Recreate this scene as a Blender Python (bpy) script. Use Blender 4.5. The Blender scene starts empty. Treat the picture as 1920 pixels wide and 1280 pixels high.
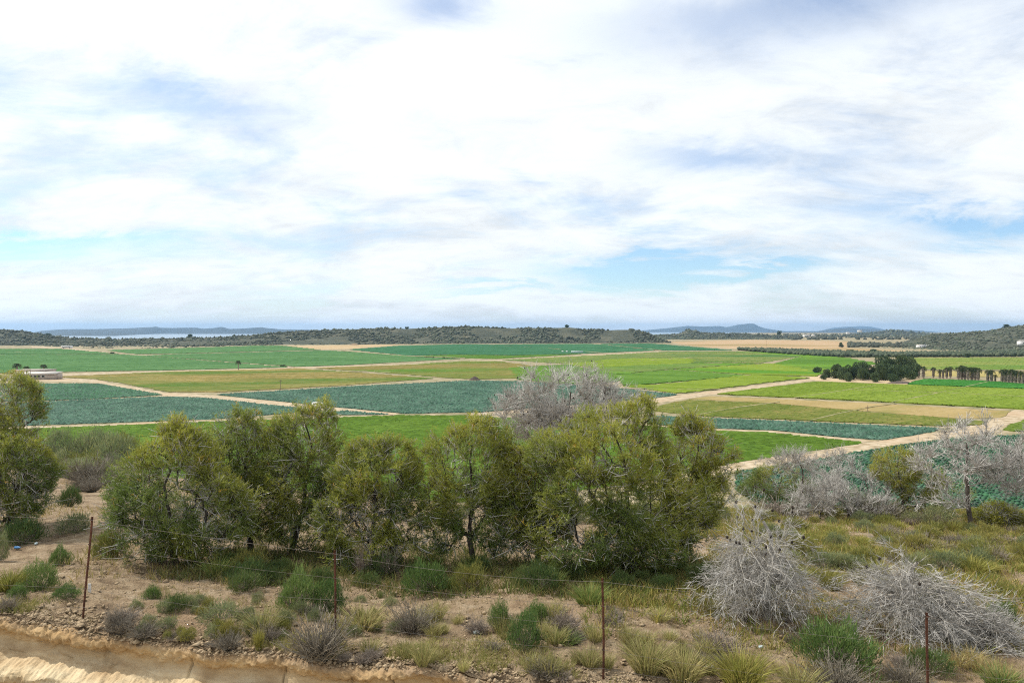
import bpy, math, random
import numpy as np
from mathutils import Vector

# ------------------------------------------------------------------ camera, sky, sun, exposure
scene = bpy.context.scene
H = 22.0                                    # eye height above the plain
F = 1371.0                                  # focal length in photo pixels (1920 wide)
PITCH = math.atan(23.0 / F)
cam_d = bpy.data.cameras.new('camera')
cam = bpy.data.objects.new('camera', cam_d)
scene.collection.objects.link(cam)
cam.location = (0, 0, H)
cam.rotation_euler = (math.pi / 2 - PITCH, 0, 0)
cam_d.sensor_width = 36.0
cam_d.lens = 36.0 * F / 1920.0
cam_d.clip_start = 0.1
cam_d.clip_end = 120000.0
scene.camera = cam

SUN_AZ, SUN_EL = math.radians(-68), math.radians(50)     # azimuth from +Y, clockwise positive
world = bpy.data.worlds.new('World')
scene.world = world
world.use_nodes = True
sun_d = bpy.data.lights.new('sun', 'SUN')
sun_d.energy = 4.2
sun_d.angle = math.radians(1.5)
sun_d.color = (1.0, 0.95, 0.87)
sun = bpy.data.objects.new('sun', sun_d)
scene.collection.objects.link(sun)
sdir = Vector((math.sin(SUN_AZ) * math.cos(SUN_EL), math.cos(SUN_AZ) * math.cos(SUN_EL), math.sin(SUN_EL)))
sun.rotation_euler = sdir.to_track_quat('Z', 'Y').to_euler()
scene.view_settings.view_transform = 'Standard'
scene.view_settings.look = 'None'
scene.view_settings.exposure = 0.0
scene.view_settings.gamma = 1.0
scene.view_settings.use_curve_mapping = False
scene.cycles.max_bounces = 6
scene.cycles.diffuse_bounces = 2
scene.cycles.transmission_bounces = 4
scene.cycles.transparent_max_bounces = 4
scene.cycles.volume_bounces = 0
scene.cycles.use_denoising = False
scene.cycles.filter_width = 1.1


def build_world():
    nt = world.node_tree
    nt.nodes.clear()
    N, L = nt.nodes.new, nt.links.new

    def m(op, a, b=None, c=None, clamp=False):
        n = N('ShaderNodeMath'); n.operation = op; n.use_clamp = clamp
        for i, v in enumerate((a, b, c)):
            if v is None:
                continue
            if isinstance(v, (int, float)):
                n.inputs[i].default_value = v
            else:
                L(v, n.inputs[i])
        return n.outputs[0]

    def rng(v, a, b, c, d, smooth=True):
        n = N('ShaderNodeMapRange'); n.interpolation_type = 'SMOOTHSTEP' if smooth else 'LINEAR'
        L(v, n.inputs['Value'])
        for k, q in zip(('From Min', 'From Max', 'To Min', 'To Max'), (a, b, c, d)):
            n.inputs[k].default_value = q
        return n.outputs[0]

    tc = N('ShaderNodeTexCoord')
    sep = N('ShaderNodeSeparateXYZ'); L(tc.outputs['Generated'], sep.inputs[0])
    x, y, z = sep.outputs
    zc = m('MAXIMUM', z, 0.0)
    den = m('ADD', zc, 0.24)
    comb = N('ShaderNodeCombineXYZ')
    L(m('DIVIDE', x, den), comb.inputs[0]); L(m('DIVIDE', y, den), comb.inputs[1])
    mp = N('ShaderNodeMapping'); L(comb.outputs[0], mp.inputs[0])
    mp.inputs['Rotation'].default_value = (0, 0, math.radians(33))
    mp.inputs['Scale'].default_value = (1.0, 1.5, 1.0)
    mp.inputs['Location'].default_value = (3.1, 1.7, 0.4)

    def noise(vec, scale, detail, rough, dist):
        n = N('ShaderNodeTexNoise'); L(vec, n.inputs['Vector'])
        n.inputs['Scale'].default_value = scale; n.inputs['Detail'].default_value = detail
        n.inputs['Roughness'].default_value = rough; n.inputs['Distortion'].default_value = dist
        return n.outputs['Fac']
    n1 = noise(mp.outputs[0], 1.7, 13, 0.65, 0.45)
    n2 = noise(mp.outputs[0], 0.8, 8, 0.55, 0.8)
    n3 = noise(mp.outputs[0], 4.0, 12, 0.66, 0.6)
    # openings in the cloud sheet, ragged by the noise
    az = m('ADD', m('ARCTAN2', x, y), m('MULTIPLY', m('SUBTRACT', n3, 0.5), 0.16))
    el = m('ADD', m('ARCSINE', z), m('MULTIPLY', m('SUBTRACT', n1, 0.5), 0.13))
    gaps = None
    for a, e, sa, se, k in ((0.165, 0.081, 0.115, 0.024, 1.0), (0.30, 0.072, 0.10, 0.010, .7), (-0.60, 0.098, 0.15, 0.015, .72),
                            (0.60, 0.118, 0.09, 0.020, 0.9), (0.37, 0.385, 0.24, 0.045, 0.5), (-0.36, 0.28, 0.13, 0.03, 0.22),
                            (0.275, 0.225, 0.10, 0.022, 0.5), (-0.09, 0.42, 0.07, 0.025, 0.5), (-0.02, 0.055, 0.09, 0.006, 0.6)):
        da = m('DIVIDE', m('SUBTRACT', az, a), sa)
        de = m('DIVIDE', m('SUBTRACT', el, e), se)
        q = m('MULTIPLY', m('POWER', 2.71828, m('MULTIPLY', m('ADD', m('MULTIPLY', da, da), m('MULTIPLY', de, de)), -1.0)), k)
        gaps = q if gaps is None else m('ADD', gaps, q)
    base = m('ADD', m('MULTIPLY', n1, 0.62), m('MULTIPLY', n2, 0.5))
    cover = rng(base, 0.40, 0.60, 0.48, 1.0)
    cover = m('MAXIMUM', m('SUBTRACT', cover, m('MULTIPLY', gaps, 1.2)), 0.04)
    hz = rng(z, 0.0, 0.075, 0.85, 0.0)
    cover = m('MAXIMUM', cover, hz)
    # cloud brightness: thin and thick cells, forward glow round the veiled sun
    vm = N('ShaderNodeVectorMath'); vm.operation = 'DOT_PRODUCT'
    L(tc.outputs['Generated'], vm.inputs[0]); vm.inputs[1].default_value = tuple(sdir)
    dp = m('MAXIMUM', vm.outputs['Value'], 0.0)
    glow = m('MULTIPLY', m('POWER', dp, 4.0), 1.2)
    shade = m('ADD', m('MULTIPLY', n3, 0.4), m('MULTIPLY', n2, 0.6))
    lum = m('ADD', rng(shade, 0.34, 0.60, 5.7, 7.5), m('MULTIPLY', glow, 2.9))
    ch = N('ShaderNodeVectorMath'); ch.operation = 'SCALE'
    ch.inputs[0].default_value = (0.925, 0.968, 0.995)
    L(lum, ch.inputs['Scale'])
    sky = N('ShaderNodeTexSky'); sky.sky_type = 'NISHITA'; sky.sun_disc = False
    sky.sun_elevation = SUN_EL; sky.sun_rotation = SUN_AZ % (2 * math.pi)
    sky.altitude = 60; sky.air_density = 1.0; sky.dust_density = 0.2; sky.ozone_density = 2.0
    mix = N('ShaderNodeMix'); mix.data_type = 'RGBA'
    L(cover, mix.inputs['Factor']); tn = N('ShaderNodeVectorMath'); tn.operation = 'MULTIPLY'; L(sky.outputs[0], tn.inputs[0]); tn.inputs[1].default_value = (0.80, 0.93, 1.06); L(tn.outputs[0], mix.inputs[6]); L(ch.outputs[0], mix.inputs[7])
    bg = N('ShaderNodeBackground'); L(mix.outputs[2], bg.inputs['Color']); bg.inputs['Strength'].default_value = 0.15
    out = N('ShaderNodeOutputWorld'); L(bg.outputs[0], out.inputs['Surface'])


build_world()

# ------------------------------------------------------------------ helpers
R = np.random.default_rng(7)
COL = scene.collection


def tag(o, label=None, cat=None, group=None, kind=None):
    if label: o['label'] = label
    if cat: o['category'] = cat
    if group: o['group'] = group
    if kind: o['kind'] = kind
    return o


def make_mesh(name, V, tris=None, quads=None, col=None, smooth=False, mats=(), midx=None):
    V = np.asarray(V, np.float32).reshape(-1, 3)
    T = np.zeros((0, 3), np.int32) if tris is None else np.asarray(tris, np.int32).reshape(-1, 3)
    Q = np.zeros((0, 4), np.int32) if quads is None else np.asarray(quads, np.int32).reshape(-1, 4)
    me = bpy.data.meshes.new(name)
    me.vertices.add(len(V)); me.vertices.foreach_set('co', V.ravel())
    nl = len(T) * 3 + len(Q) * 4
    me.loops.add(nl)
    me.loops.foreach_set('vertex_index', np.concatenate([T.ravel(), Q.ravel()]).astype(np.int32))
    npoly = len(T) + len(Q)
    me.polygons.add(npoly)
    st = np.concatenate([np.arange(len(T)) * 3, len(T) * 3 + np.arange(len(Q)) * 4]).astype(np.int32)
    me.polygons.foreach_set('loop_start', st)
    if smooth:
        me.polygons.foreach_set('use_smooth', np.ones(npoly, bool))
    for mt in mats:
        me.materials.append(mt)
    if midx is not None:
        me.polygons.foreach_set('material_index', np.asarray(midx, np.int32))
    if col is not None:
        a = me.color_attributes.new('tint', 'FLOAT_COLOR', 'POINT')
        c = np.ones((len(V), 4), np.float32); c[:, :3] = col
        a.data.foreach_set('color', c.ravel())
    me.update(calc_edges=True)
    return me


def obj(name, me, parent=None, loc=None):
    o = bpy.data.objects.new(name, me)
    COL.objects.link(o)
    if parent is not None: o.parent = parent
    if loc is not None: o.location = loc
    return o


def copy_tree(o, parent=None):
    c = o.copy(); COL.objects.link(c)
    if parent is not None: c.parent = parent
    for ch in list(o.children):
        copy_tree(ch, c)
    return c


class Geo:
    """collects vertices, faces and a colour per vertex"""
    def __init__(s):
        s.V, s.T, s.Q, s.C, s.n = [], [], [], [], 0

    def add(s, V, tris=None, quads=None, col=(1, 1, 1)):
        V = np.asarray(V, float).reshape(-1, 3)
        if tris is not None and len(tris): s.T.append(np.asarray(tris).reshape(-1, 3) + s.n)
        if quads is not None and len(quads): s.Q.append(np.asarray(quads).reshape(-1, 4) + s.n)
        c = np.asarray(col, float)
        s.C.append(np.broadcast_to(c, V.shape) if c.ndim == 1 else c)
        s.V.append(V); s.n += len(V)
        return s

    def box(s, x0, x1, y0, y1, z0, z1, col=(1, 1, 1)):
        V = [(x, y, z) for z in (z0, z1) for y in (y0, y1) for x in (x0, x1)]
        return s.add(V, quads=[(0, 2, 3, 1), (4, 5, 7, 6), (0, 1, 5, 4), (2, 6, 7, 3), (0, 4, 6, 2), (1, 3, 7, 5)], col=col)

    def mesh(s, name, mat, smooth=False):
        if not s.V:
            s.add([(0, 0, 0)])
        return make_mesh(name, np.concatenate(s.V), np.concatenate(s.T) if s.T else None,
                         np.concatenate(s.Q) if s.Q else None, np.concatenate(s.C), smooth, [mat])


def tubes(P, rad, sides=3, ends=True):
    """P (n,k,3) polylines, rad (n,k) -> V, quads"""
    P = np.asarray(P, float); rad = np.asarray(rad, float)
    n, k, _ = P.shape
    T = np.gradient(P, axis=1)
    T /= np.linalg.norm(T, axis=2, keepdims=True) + 1e-9
    mean = P[:, -1] - P[:, 0]
    ref = np.where(np.abs(mean[:, 2:3]) > 0.8 * np.linalg.norm(mean, axis=1, keepdims=True), [[1.0, 0.13, 0]], [[0, 0.11, 1.0]])
    A = np.cross(T, ref[:, None, :]); A /= np.linalg.norm(A, axis=2, keepdims=True) + 1e-9
    B = np.cross(T, A)
    th = np.arange(sides) * 2 * np.pi / sides
    V = P[:, :, None, :] + rad[:, :, None, None] * (np.cos(th)[None, None, :, None] * A[:, :, None, :] + np.sin(th)[None, None, :, None] * B[:, :, None, :])
    idx = np.arange(n * k * sides).reshape(n, k, sides)
    a = idx[:, :-1, :]; b = np.roll(a, -1, axis=2); c = idx[:, 1:, :]; d = np.roll(c, -1, axis=2)
    Q = np.stack([a, b, d, c], axis=-1).reshape(-1, 4)
    return V.reshape(-1, 3), Q


def ribbons(P, rad, seed=1):
    """thin twigs as narrow tapering strips, each turned its own way"""
    P = np.asarray(P, float); rad = np.asarray(rad, float); n, k, _ = P.shape
    T = P[:, -1] - P[:, 0]; v = np.random.default_rng(seed + n).normal(size=(n, 3))
    S = np.cross(T, v); S /= np.linalg.norm(S, axis=1, keepdims=True) + 1e-9
    o = S[:, None, :] * rad[:, :, None] * 1.25
    V = np.stack([P - o, P + o], axis=2)
    idx = np.arange(n * k * 2).reshape(n, k, 2)
    Q = np.stack([idx[:, :-1, 0], idx[:, :-1, 1], idx[:, 1:, 1], idx[:, 1:, 0]], -1).reshape(-1, 4)
    return V.reshape(-1, 3), Q


def rdir(n, rng=R):
    v = rng.normal(size=(n, 3)); return v / np.linalg.norm(v, axis=1, keepdims=True)


def unit(v):
    return v / (np.linalg.norm(v, axis=-1, keepdims=True) + 1e-9)


def blades(P, D, Ln, W, rng=R, bend=0.0):
    """thin triangles: base P, direction D, length, width"""
    n = len(P)
    S = unit(np.cross(D, rdir(n, rng))) * (np.asarray(W).reshape(-1, 1) * 0.5)
    Ln = np.asarray(Ln).reshape(-1, 1)
    tip = P + D * Ln
    if bend:
        tip = tip + np.array([0, 0, -bend]) * Ln
    V = np.stack([P - S, P + S, tip], axis=1).reshape(-1, 3)
    return V, np.arange(3 * n).reshape(n, 3)


def quad_blades(P, D, Ln, W, rng=R, droop=0.35):
    """bent two-piece blades for grass"""
    n = len(P)
    S = unit(np.cross(D, rdir(n, rng))) * (np.asarray(W).reshape(-1, 1) * 0.5)
    Ln = np.asarray(Ln).reshape(-1, 1)
    out = D.copy(); out[:, 2] = 0
    mid = P + D * Ln * 0.55
    tip = P + D * Ln + out * Ln * droop * 0.6 - np.array([0, 0, 1.0]) * Ln * droop * 0.5
    V = np.stack([P - S, P + S, mid - S * .8, mid + S * .8, tip], axis=1).reshape(-1, 3)
    b = np.arange(n)[:, None] * 5
    T = np.concatenate([b + [0, 1, 3], b + [0, 3, 2], b + [2, 3, 4]], axis=1).reshape(-1, 3)
    return V, T


def _h(ix, iy, seed):
    n = (ix.astype(np.int64) * 374761393 + iy.astype(np.int64) * 668265263 + seed * 1274126177) & 0x7fffffff
    n = ((n ^ (n >> 13)) * 1274126177) & 0x7fffffff
    return ((n ^ (n >> 16)) & 0xffff) / 65535.0


def vnoise(x, y, seed=0):
    x = np.asarray(x, float); y = np.asarray(y, float)
    ix, iy = np.floor(x), np.floor(y)
    fx, fy = x - ix, y - iy
    fx = fx * fx * (3 - 2 * fx); fy = fy * fy * (3 - 2 * fy)
    a, b = _h(ix, iy, seed), _h(ix + 1, iy, seed)
    c, d = _h(ix, iy + 1, seed), _h(ix + 1, iy + 1, seed)
    return (a * (1 - fx) + b * fx) * (1 - fy) + (c * (1 - fx) + d * fx) * fy - 0.5


def fbm(x, y, oct=4, seed=0, gain=0.5):
    s, a = 0, 1.0
    for i in range(oct):
        s = s + a * vnoise(np.asarray(x) * 2 ** i, np.asarray(y) * 2 ** i, seed + i); a *= gain
    return s


def ray(px, py):
    X, Y = (px - 960.0) / F, (640.0 - py) / F
    c, s = math.cos(PITCH), math.sin(PITCH)
    return np.array([X, c + Y * s, -s + Y * c])


def plain(px, py, z=0.0):
    d = ray(px, py); t = (z - H) / d[2]
    return np.array([d[0] * t, d[1] * t, z])


def at_depth(px, py, d):
    r = ray(px, py); return np.array([0, 0, H]) + r * (d / r[1])


# near terrain: drop below the eye as a function of place
PL = np.array([(8, 4.4), (12.5, 4.93), (14.5, 5.1), (17, 5.52), (22, 5.85), (27, 6.2), (38, 7.2), (44, 8.2), (60, 13), (92, 22.4), (300, 22.6)])
PM = np.array([(8, 5.1), (11, 5.32), (14, 5.52), (18, 6.0), (25, 6.95), (34, 8.4), (42, 10.4), (80, 22.4), (300, 22.6)])
PR = np.array([(7, 5.3), (10, 5.5), (13, 5.75), (18, 6.2), (25, 7.05), (34, 8.52), (40, 9.9), (76, 22.4), (300, 22.6)])


def terrain(x, y, fine=True):
    x = np.asarray(x, float); y = np.asarray(y, float)
    u = np.clip(x / np.maximum(y, 8), -0.62, 0.62) / 0.62
    u = np.sign(u) * np.abs(u) ** 1.1
    a, b, c = (np.interp(y, P[:, 0], P[:, 1]) for P in (PL, PM, PR))
    D = np.where(u < 0, b + (a - b) * -u, b + (c - b) * u)
    z = H - D
    z = z + 0.35 * fbm(x / 6.0, y / 6.0, 3, 11)
    if fine:
        z = z + 0.09 * fbm(x / 0.9, y / 0.9, 3, 21) * np.clip(60 / np.maximum(y, 10), 0, 1)
    return z


EX = np.array([-30, -8.75, -5.5, -2.84, 0.32, 2.6, 7, 30.0]); EY = np.array([16.0, 12.5, 12.0, 11.44, 10.98, 10.5, 9.8, 6.5])


def edge_y(x):
    return np.interp(x, EX, EY) + 0.13 * fbm(np.asarray(x) / 0.8, np.zeros_like(np.asarray(x, float)), 4, 5)


def ground(px, py):
    """where the sight line of a photo point meets the near slope"""
    r = ray(px, py)
    ts = np.arange(9.0, 130.0, 0.04)
    P = np.array([0, 0, H]) + r[None, :] * (ts / r[1])[:, None]
    hit = P[:, 2] < terrain(P[:, 0], P[:, 1], False)
    k = int(np.argmax(hit)) if hit.any() else len(P) - 1
    p = P[k].copy()
    if p[1] < edge_y(p[0]) + .06: p[1] = float(edge_y(p[0])) + .06
    p[2] = float(terrain(p[0], p[1]))
    return p


# ------------------------------------------------------------------ materials
def mat(name, ramp, scale=4.0, stretch=(1, 1, 1), rot=0.0, rough=0.85, bump=0.0, bscale=None, detail=6, tint=False,
        rnd=0.0, spec=0.2, translucent=0.0, second=None, coords='Object', bdist=0.05):
    m = bpy.data.materials.new(name); m.use_nodes = True
    nt = m.node_tree; nt.nodes.clear()
    N, L = nt.nodes.new, nt.links.new
    out = N('ShaderNodeOutputMaterial'); bs = N('ShaderNodeBsdfPrincipled')
    bs.inputs['Roughness'].default_value = rough; bs.inputs['Specular IOR Level'].default_value = spec
    tc = N('ShaderNodeTexCoord'); mp = N('ShaderNodeMapping'); L(tc.outputs[coords], mp.inputs[0])
    mp.inputs['Rotation'].default_value = (0, 0, rot); 
    mp2 = N('ShaderNodeMapping'); L(mp.outputs[0], mp2.inputs[0]); mp2.inputs['Scale'].default_value = stretch
    nz = N('ShaderNodeTexNoise'); L(mp2.outputs[0], nz.inputs['Vector'])
    nz.inputs['Scale'].default_value = scale; nz.inputs['Detail'].default_value = detail; nz.inputs['Roughness'].default_value = 0.6
    cr = N('ShaderNodeValToRGB'); L(nz.outputs['Fac'], cr.inputs[0])
    el = cr.color_ramp.elements
    while len(el) < len(ramp): el.new(0.5)
    for e, (p, c) in zip(el, ramp):
        e.position = p; e.color = (*c, 1)
    col = cr.outputs[0]
    if second:                                   # broad patches of another soil or crop colour
        sc, c2, lo, hi = second
        n2 = N('ShaderNodeTexNoise'); L(mp.outputs[0], n2.inputs['Vector']); n2.inputs['Scale'].default_value = sc
        n2.inputs['Detail'].default_value = 5
        mr = N('ShaderNodeMapRange'); L(n2.outputs['Fac'], mr.inputs[0]); mr.inputs[1].default_value = lo; mr.inputs[2].default_value = hi
        mx = N('ShaderNodeMix'); mx.data_type = 'RGBA'; L(mr.outputs[0], mx.inputs['Factor']); L(col, mx.inputs[6]); mx.inputs[7].default_value = (*c2, 1)
        col = mx.outputs[2]
    if tint:
        at = N('ShaderNodeAttribute'); at.attribute_name = 'tint'
        mx = N('ShaderNodeMix'); mx.data_type = 'RGBA'; mx.blend_type = 'MULTIPLY'; mx.inputs['Factor'].default_value = 1
        L(col, mx.inputs[6]); L(at.outputs['Color'], mx.inputs[7]); col = mx.outputs[2]
    if rnd:
        oi = N('ShaderNodeObjectInfo'); hs = N('ShaderNodeHueSaturation')
        mr = N('ShaderNodeMapRange'); L(oi.outputs['Random'], mr.inputs[0]); mr.inputs[3].default_value = 1 - rnd; mr.inputs[4].default_value = 1 + rnd
        L(mr.outputs[0], hs.inputs['Value']); L(col, hs.inputs['Color'])
        mr2 = N('ShaderNodeMapRange'); L(oi.outputs['Random'], mr2.inputs[0]); mr2.inputs[3].default_value = 0.5 + rnd * .08; mr2.inputs[4].default_value = 0.5 - rnd * .08
        L(mr2.outputs[0], hs.inputs['Hue']); col = hs.outputs[0]
    L(col, bs.inputs['Base Color'])
    if bump:
        nb = N('ShaderNodeTexNoise'); L(mp2.outputs[0], nb.inputs['Vector']); nb.inputs['Scale'].default_value = bscale or scale * 3
        nb.inputs['Detail'].default_value = 6; nb.inputs['Roughness'].default_value = 0.65
        bp = N('ShaderNodeBump'); bp.inputs['Strength'].default_value = bump; bp.inputs['Distance'].default_value = bdist
        L(nb.outputs['Fac'], bp.inputs['Height']); L(bp.outputs[0], bs.inputs['Normal'])
    sh = bs.outputs[0]
    if translucent:
        tr = N('ShaderNodeBsdfTranslucent'); L(col, tr.inputs['Color'])
        ms = N('ShaderNodeMixShader'); ms.inputs[0].default_value = translucent
        L(sh, ms.inputs[1]); L(tr.outputs[0], ms.inputs[2]); sh = ms.outputs[0]
    L(sh, out.inputs['Surface'])
    return m


def srgb(r, g, b, k=1.0):
    f = lambda c: ((c / 255.0) / 12.92 if c / 255.0 <= 0.04045 else ((c / 255.0 + 0.055) / 1.055) ** 2.4)
    return tuple(min(0.9, f(v) * k) for v in (r, g, b))


M = {}
M['soil'] = mat('dry_soil', [(0.30, (0.145, 0.098, 0.058)), (0.44, (0.245, 0.172, 0.102)), (0.58, (0.335, 0.248, 0.155)), (0.72, (0.43, 0.34, 0.23))],
                scale=2.6, rough=0.95, bump=1.0, bscale=11, bdist=0.10, detail=9, second=(0.23, (0.31, 0.21, 0.125), 0.50, 0.75))
M['bank'] = mat('clay_bank', [(0.28, (0.33, 0.235, 0.14)), (0.45, (0.45, 0.345, 0.22)), (0.6, (0.54, 0.44, 0.30)), (0.75, (0.62, 0.53, 0.38))],
                scale=2.2, stretch=(0.7, 0.7, 1.8), rough=0.95, bump=0.6, bscale=22, bdist=0.04, detail=10, second=(0.5, (0.46, 0.32, 0.18), 0.60, 0.82), tint=True)
M['clod'] = mat('clay_clod', [(0.3, (0.27, 0.19, 0.11)), (0.7, (0.47, 0.36, 0.23))], scale=6, rough=0.95, bump=0.6, bscale=20)
M['plain'] = mat('plain_soil', [(0.38, (0.165, 0.165, 0.075)), (0.5, (0.27, 0.22, 0.125)), (0.64, (0.39, 0.315, 0.205))], scale=0.22, rough=0.95)
M['track'] = mat('pale_track', [(0.36, (0.27, 0.205, 0.115)), (0.5, (0.40, 0.315, 0.205)), (0.64, (0.52, 0.43, 0.305))], scale=0.45, rough=0.95, second=(0.05, (0.44, 0.31, 0.19), 0.5, 0.75))
M['verge'] = mat('worn_verge', [(0.38, (0.19, 0.20, 0.08)), (0.62, (0.36, 0.30, 0.17))], scale=0.25, rough=0.95)
M['sea'] = mat('sea_water', [(0.3, (0.16, 0.22, 0.27)), (0.7, (0.2, 0.26, 0.3))], scale=0.002, rough=0.25, spec=0.6)
M['hill'] = mat('scrub_hill', [(0.30, (0.05, 0.06, 0.04)), (0.45, (0.075, 0.082, 0.055)), (0.58, (0.105, 0.108, 0.07)), (0.70, (0.15, 0.138, 0.092)), (0.80, (0.33, 0.27, 0.18))],
                scale=0.035, rough=0.95, bump=1.0, bscale=0.12, bdist=6.0, detail=9)
M['mountain'] = mat('far_mountain', [(0.3, (0.045, 0.058, 0.056)), (0.7, (0.075, 0.085, 0.078))], scale=0.003, rough=0.95)
M['bark'] = mat('pine_bark', [(0.3, (0.035, 0.028, 0.024)), (0.7, (0.12, 0.10, 0.085))], scale=18, stretch=(1, 1, .3), rough=0.95, bump=0.6)
M['twig'] = mat('grey_twig', [(0.3, (0.32, 0.30, 0.27)), (0.7, (0.54, 0.51, 0.47))], scale=9, rough=0.9)
M['dead'] = mat('bleached_wood', [(0.3, (0.34, 0.315, 0.28)), (0.7, (0.60, 0.57, 0.52))], scale=7, rough=0.9, tint=True)
M['deadbark'] = mat('dead_trunk_bark', [(0.3, (0.055, 0.042, 0.035)), (0.7, (0.17, 0.14, 0.115))], scale=10, stretch=(1, 1, .3), rough=0.95, bump=0.5)
M['needle'] = mat('pine_needles', [(0.3, (0.185, 0.225, 0.062)), (0.7, (0.275, 0.305, 0.10))], scale=2.5, rough=0.5, tint=True, translucent=0.45, spec=0.3)
M['leaf'] = mat('shrub_leaves', [(0.3, (0.155, 0.180, 0.075)), (0.7, (0.23, 0.255, 0.11))], scale=5, rough=0.6, tint=True, translucent=0.25, rnd=0.2)
M['grass'] = mat('golden_grass', [(0.3, (0.27, 0.235, 0.115)), (0.7, (0.42, 0.37, 0.19))], scale=5, rough=0.7, tint=True, translucent=0.3, rnd=0.2)
M['drybush'] = mat('dry_bush_twigs', [(0.3, (0.20, 0.165, 0.13)), (0.7, (0.34, 0.29, 0.23))], scale=6, rough=0.9, tint=True, rnd=0.2)
M['cone'] = mat('pine_cone', [(0.3, (0.02, 0.015, 0.012)), (0.7, (0.05, 0.038, 0.03))], scale=30, rough=0.9)
M['dark'] = mat('far_foliage', [(0.35, (0.042, 0.064, 0.03)), (0.65, (0.095, 0.13, 0.06))], scale=0.8, rough=0.8, tint=True, rnd=0.12, translucent=.15)
M['scrub'] = mat('far_scrub', [(0.35, (0.055, 0.066, 0.045)), (0.65, (0.115, 0.122, 0.082))], scale=0.2, rough=0.85, tint=True)
M['cabbage'] = mat('cabbage_leaves', [(0.38, (0.052, 0.100, 0.070)), (0.62, (0.083, 0.142, 0.100))], scale=0.12, rough=0.7, tint=True, spec=0.06)
M['rust'] = mat('rusty_iron', [(0.3, (0.040, 0.018, 0.012)), (0.7, (0.135, 0.055, 0.032))], scale=14, rough=0.85, bump=0.4)
M['wire'] = mat('fence_wire', [(0.3, (0.12, 0.10, 0.085)), (0.7, (0.24, 0.21, 0.18))], scale=20, rough=0.6)
M['white'] = mat('white_paint', [(0.3, (0.66, 0.64, 0.60)), (0.7, (0.78, 0.77, 0.74))], scale=0.6, rough=0.6)
M['plaster'] = mat('pink_plaster', [(0.3, (0.40, 0.335, 0.28)), (0.7, (0.52, 0.455, 0.40))], scale=0.4, rough=0.9)
M['roofpale'] = mat('pale_roof', [(0.3, (0.48, 0.44, 0.39)), (0.7, (0.62, 0.58, 0.53))], scale=0.5, rough=0.8)
M['glass'] = mat('dark_glass', [(0.3, (0.02, 0.025, 0.03)), (0.7, (0.04, 0.045, 0.05))], scale=1, rough=0.15, spec=0.6)
M['tyre'] = mat('tyre_rubber', [(0.3, (0.02, 0.02, 0.02)), (0.7, (0.03, 0.03, 0.03))], scale=3, rough=0.9)
M['palmtrunk'] = mat('palm_trunk', [(0.3, (0.20, 0.165, 0.13)), (0.7, (0.36, 0.30, 0.24))], scale=2, stretch=(1, 1, 3), rough=0.95)
M['pole'] = mat('wood_pole', [(0.3, (0.16, 0.12, 0.09)), (0.7, (0.26, 0.2, 0.15))], scale=3, rough=0.9)
M['metalgrey'] = mat('grey_metal', [(0.3, (0.3, 0.31, 0.31)), (0.7, (0.4, 0.41, 0.41))], scale=3, rough=0.5)
M['manure'] = mat('dark_mound', [(0.3, (0.07, 0.055, 0.045)), (0.7, (0.14, 0.11, 0.09))], scale=1, rough=0.95)
M['blue'] = mat('blue_plastic', [(0.3, (0.05, 0.17, 0.38)), (0.7, (0.10, 0.26, 0.5))], scale=5, rough=0.4)
M['palepl'] = mat('pale_plastic', [(0.3, (0.45, 0.55, 0.55)), (0.7, (0.62, 0.7, 0.7))], scale=9, rough=0.4)
M['plank'] = mat('bleached_plank', [(0.3, (0.5, 0.44, 0.34)), (0.7, (0.66, 0.6, 0.5))], scale=8, stretch=(1, 6, 1), rough=0.9)

# ------------------------------------------------------------------ the plain, sea, far land
def sheet(name, pts, z, m, label, cat='ground', kind='structure'):
    me = bpy.data.meshes.new(name)
    me.from_pydata([(p[0], p[1], z) for p in pts], [], [tuple(range(len(pts)))])
    me.materials.append(m)
    return tag(obj(name, me), label, cat, None, kind)


sheet('sea', [(-25500, 1500), (25500, 1500), (25500, 22500), (-25500, 22500)], -32.0, M['sea'], 'pale calm sea beyond the low hills', 'sea')
sheet('ground', [(-1400, 40), (1400, 40), (3600, 2600), (4200, 4300), (1300, 4300), (700, 2600), (420, 1750), (-300, 1500), (-1400, 1350)][::1], 0.0, M['plain'],
      'wide flat plain of bare pale soil under the fields', 'plain')

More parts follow.
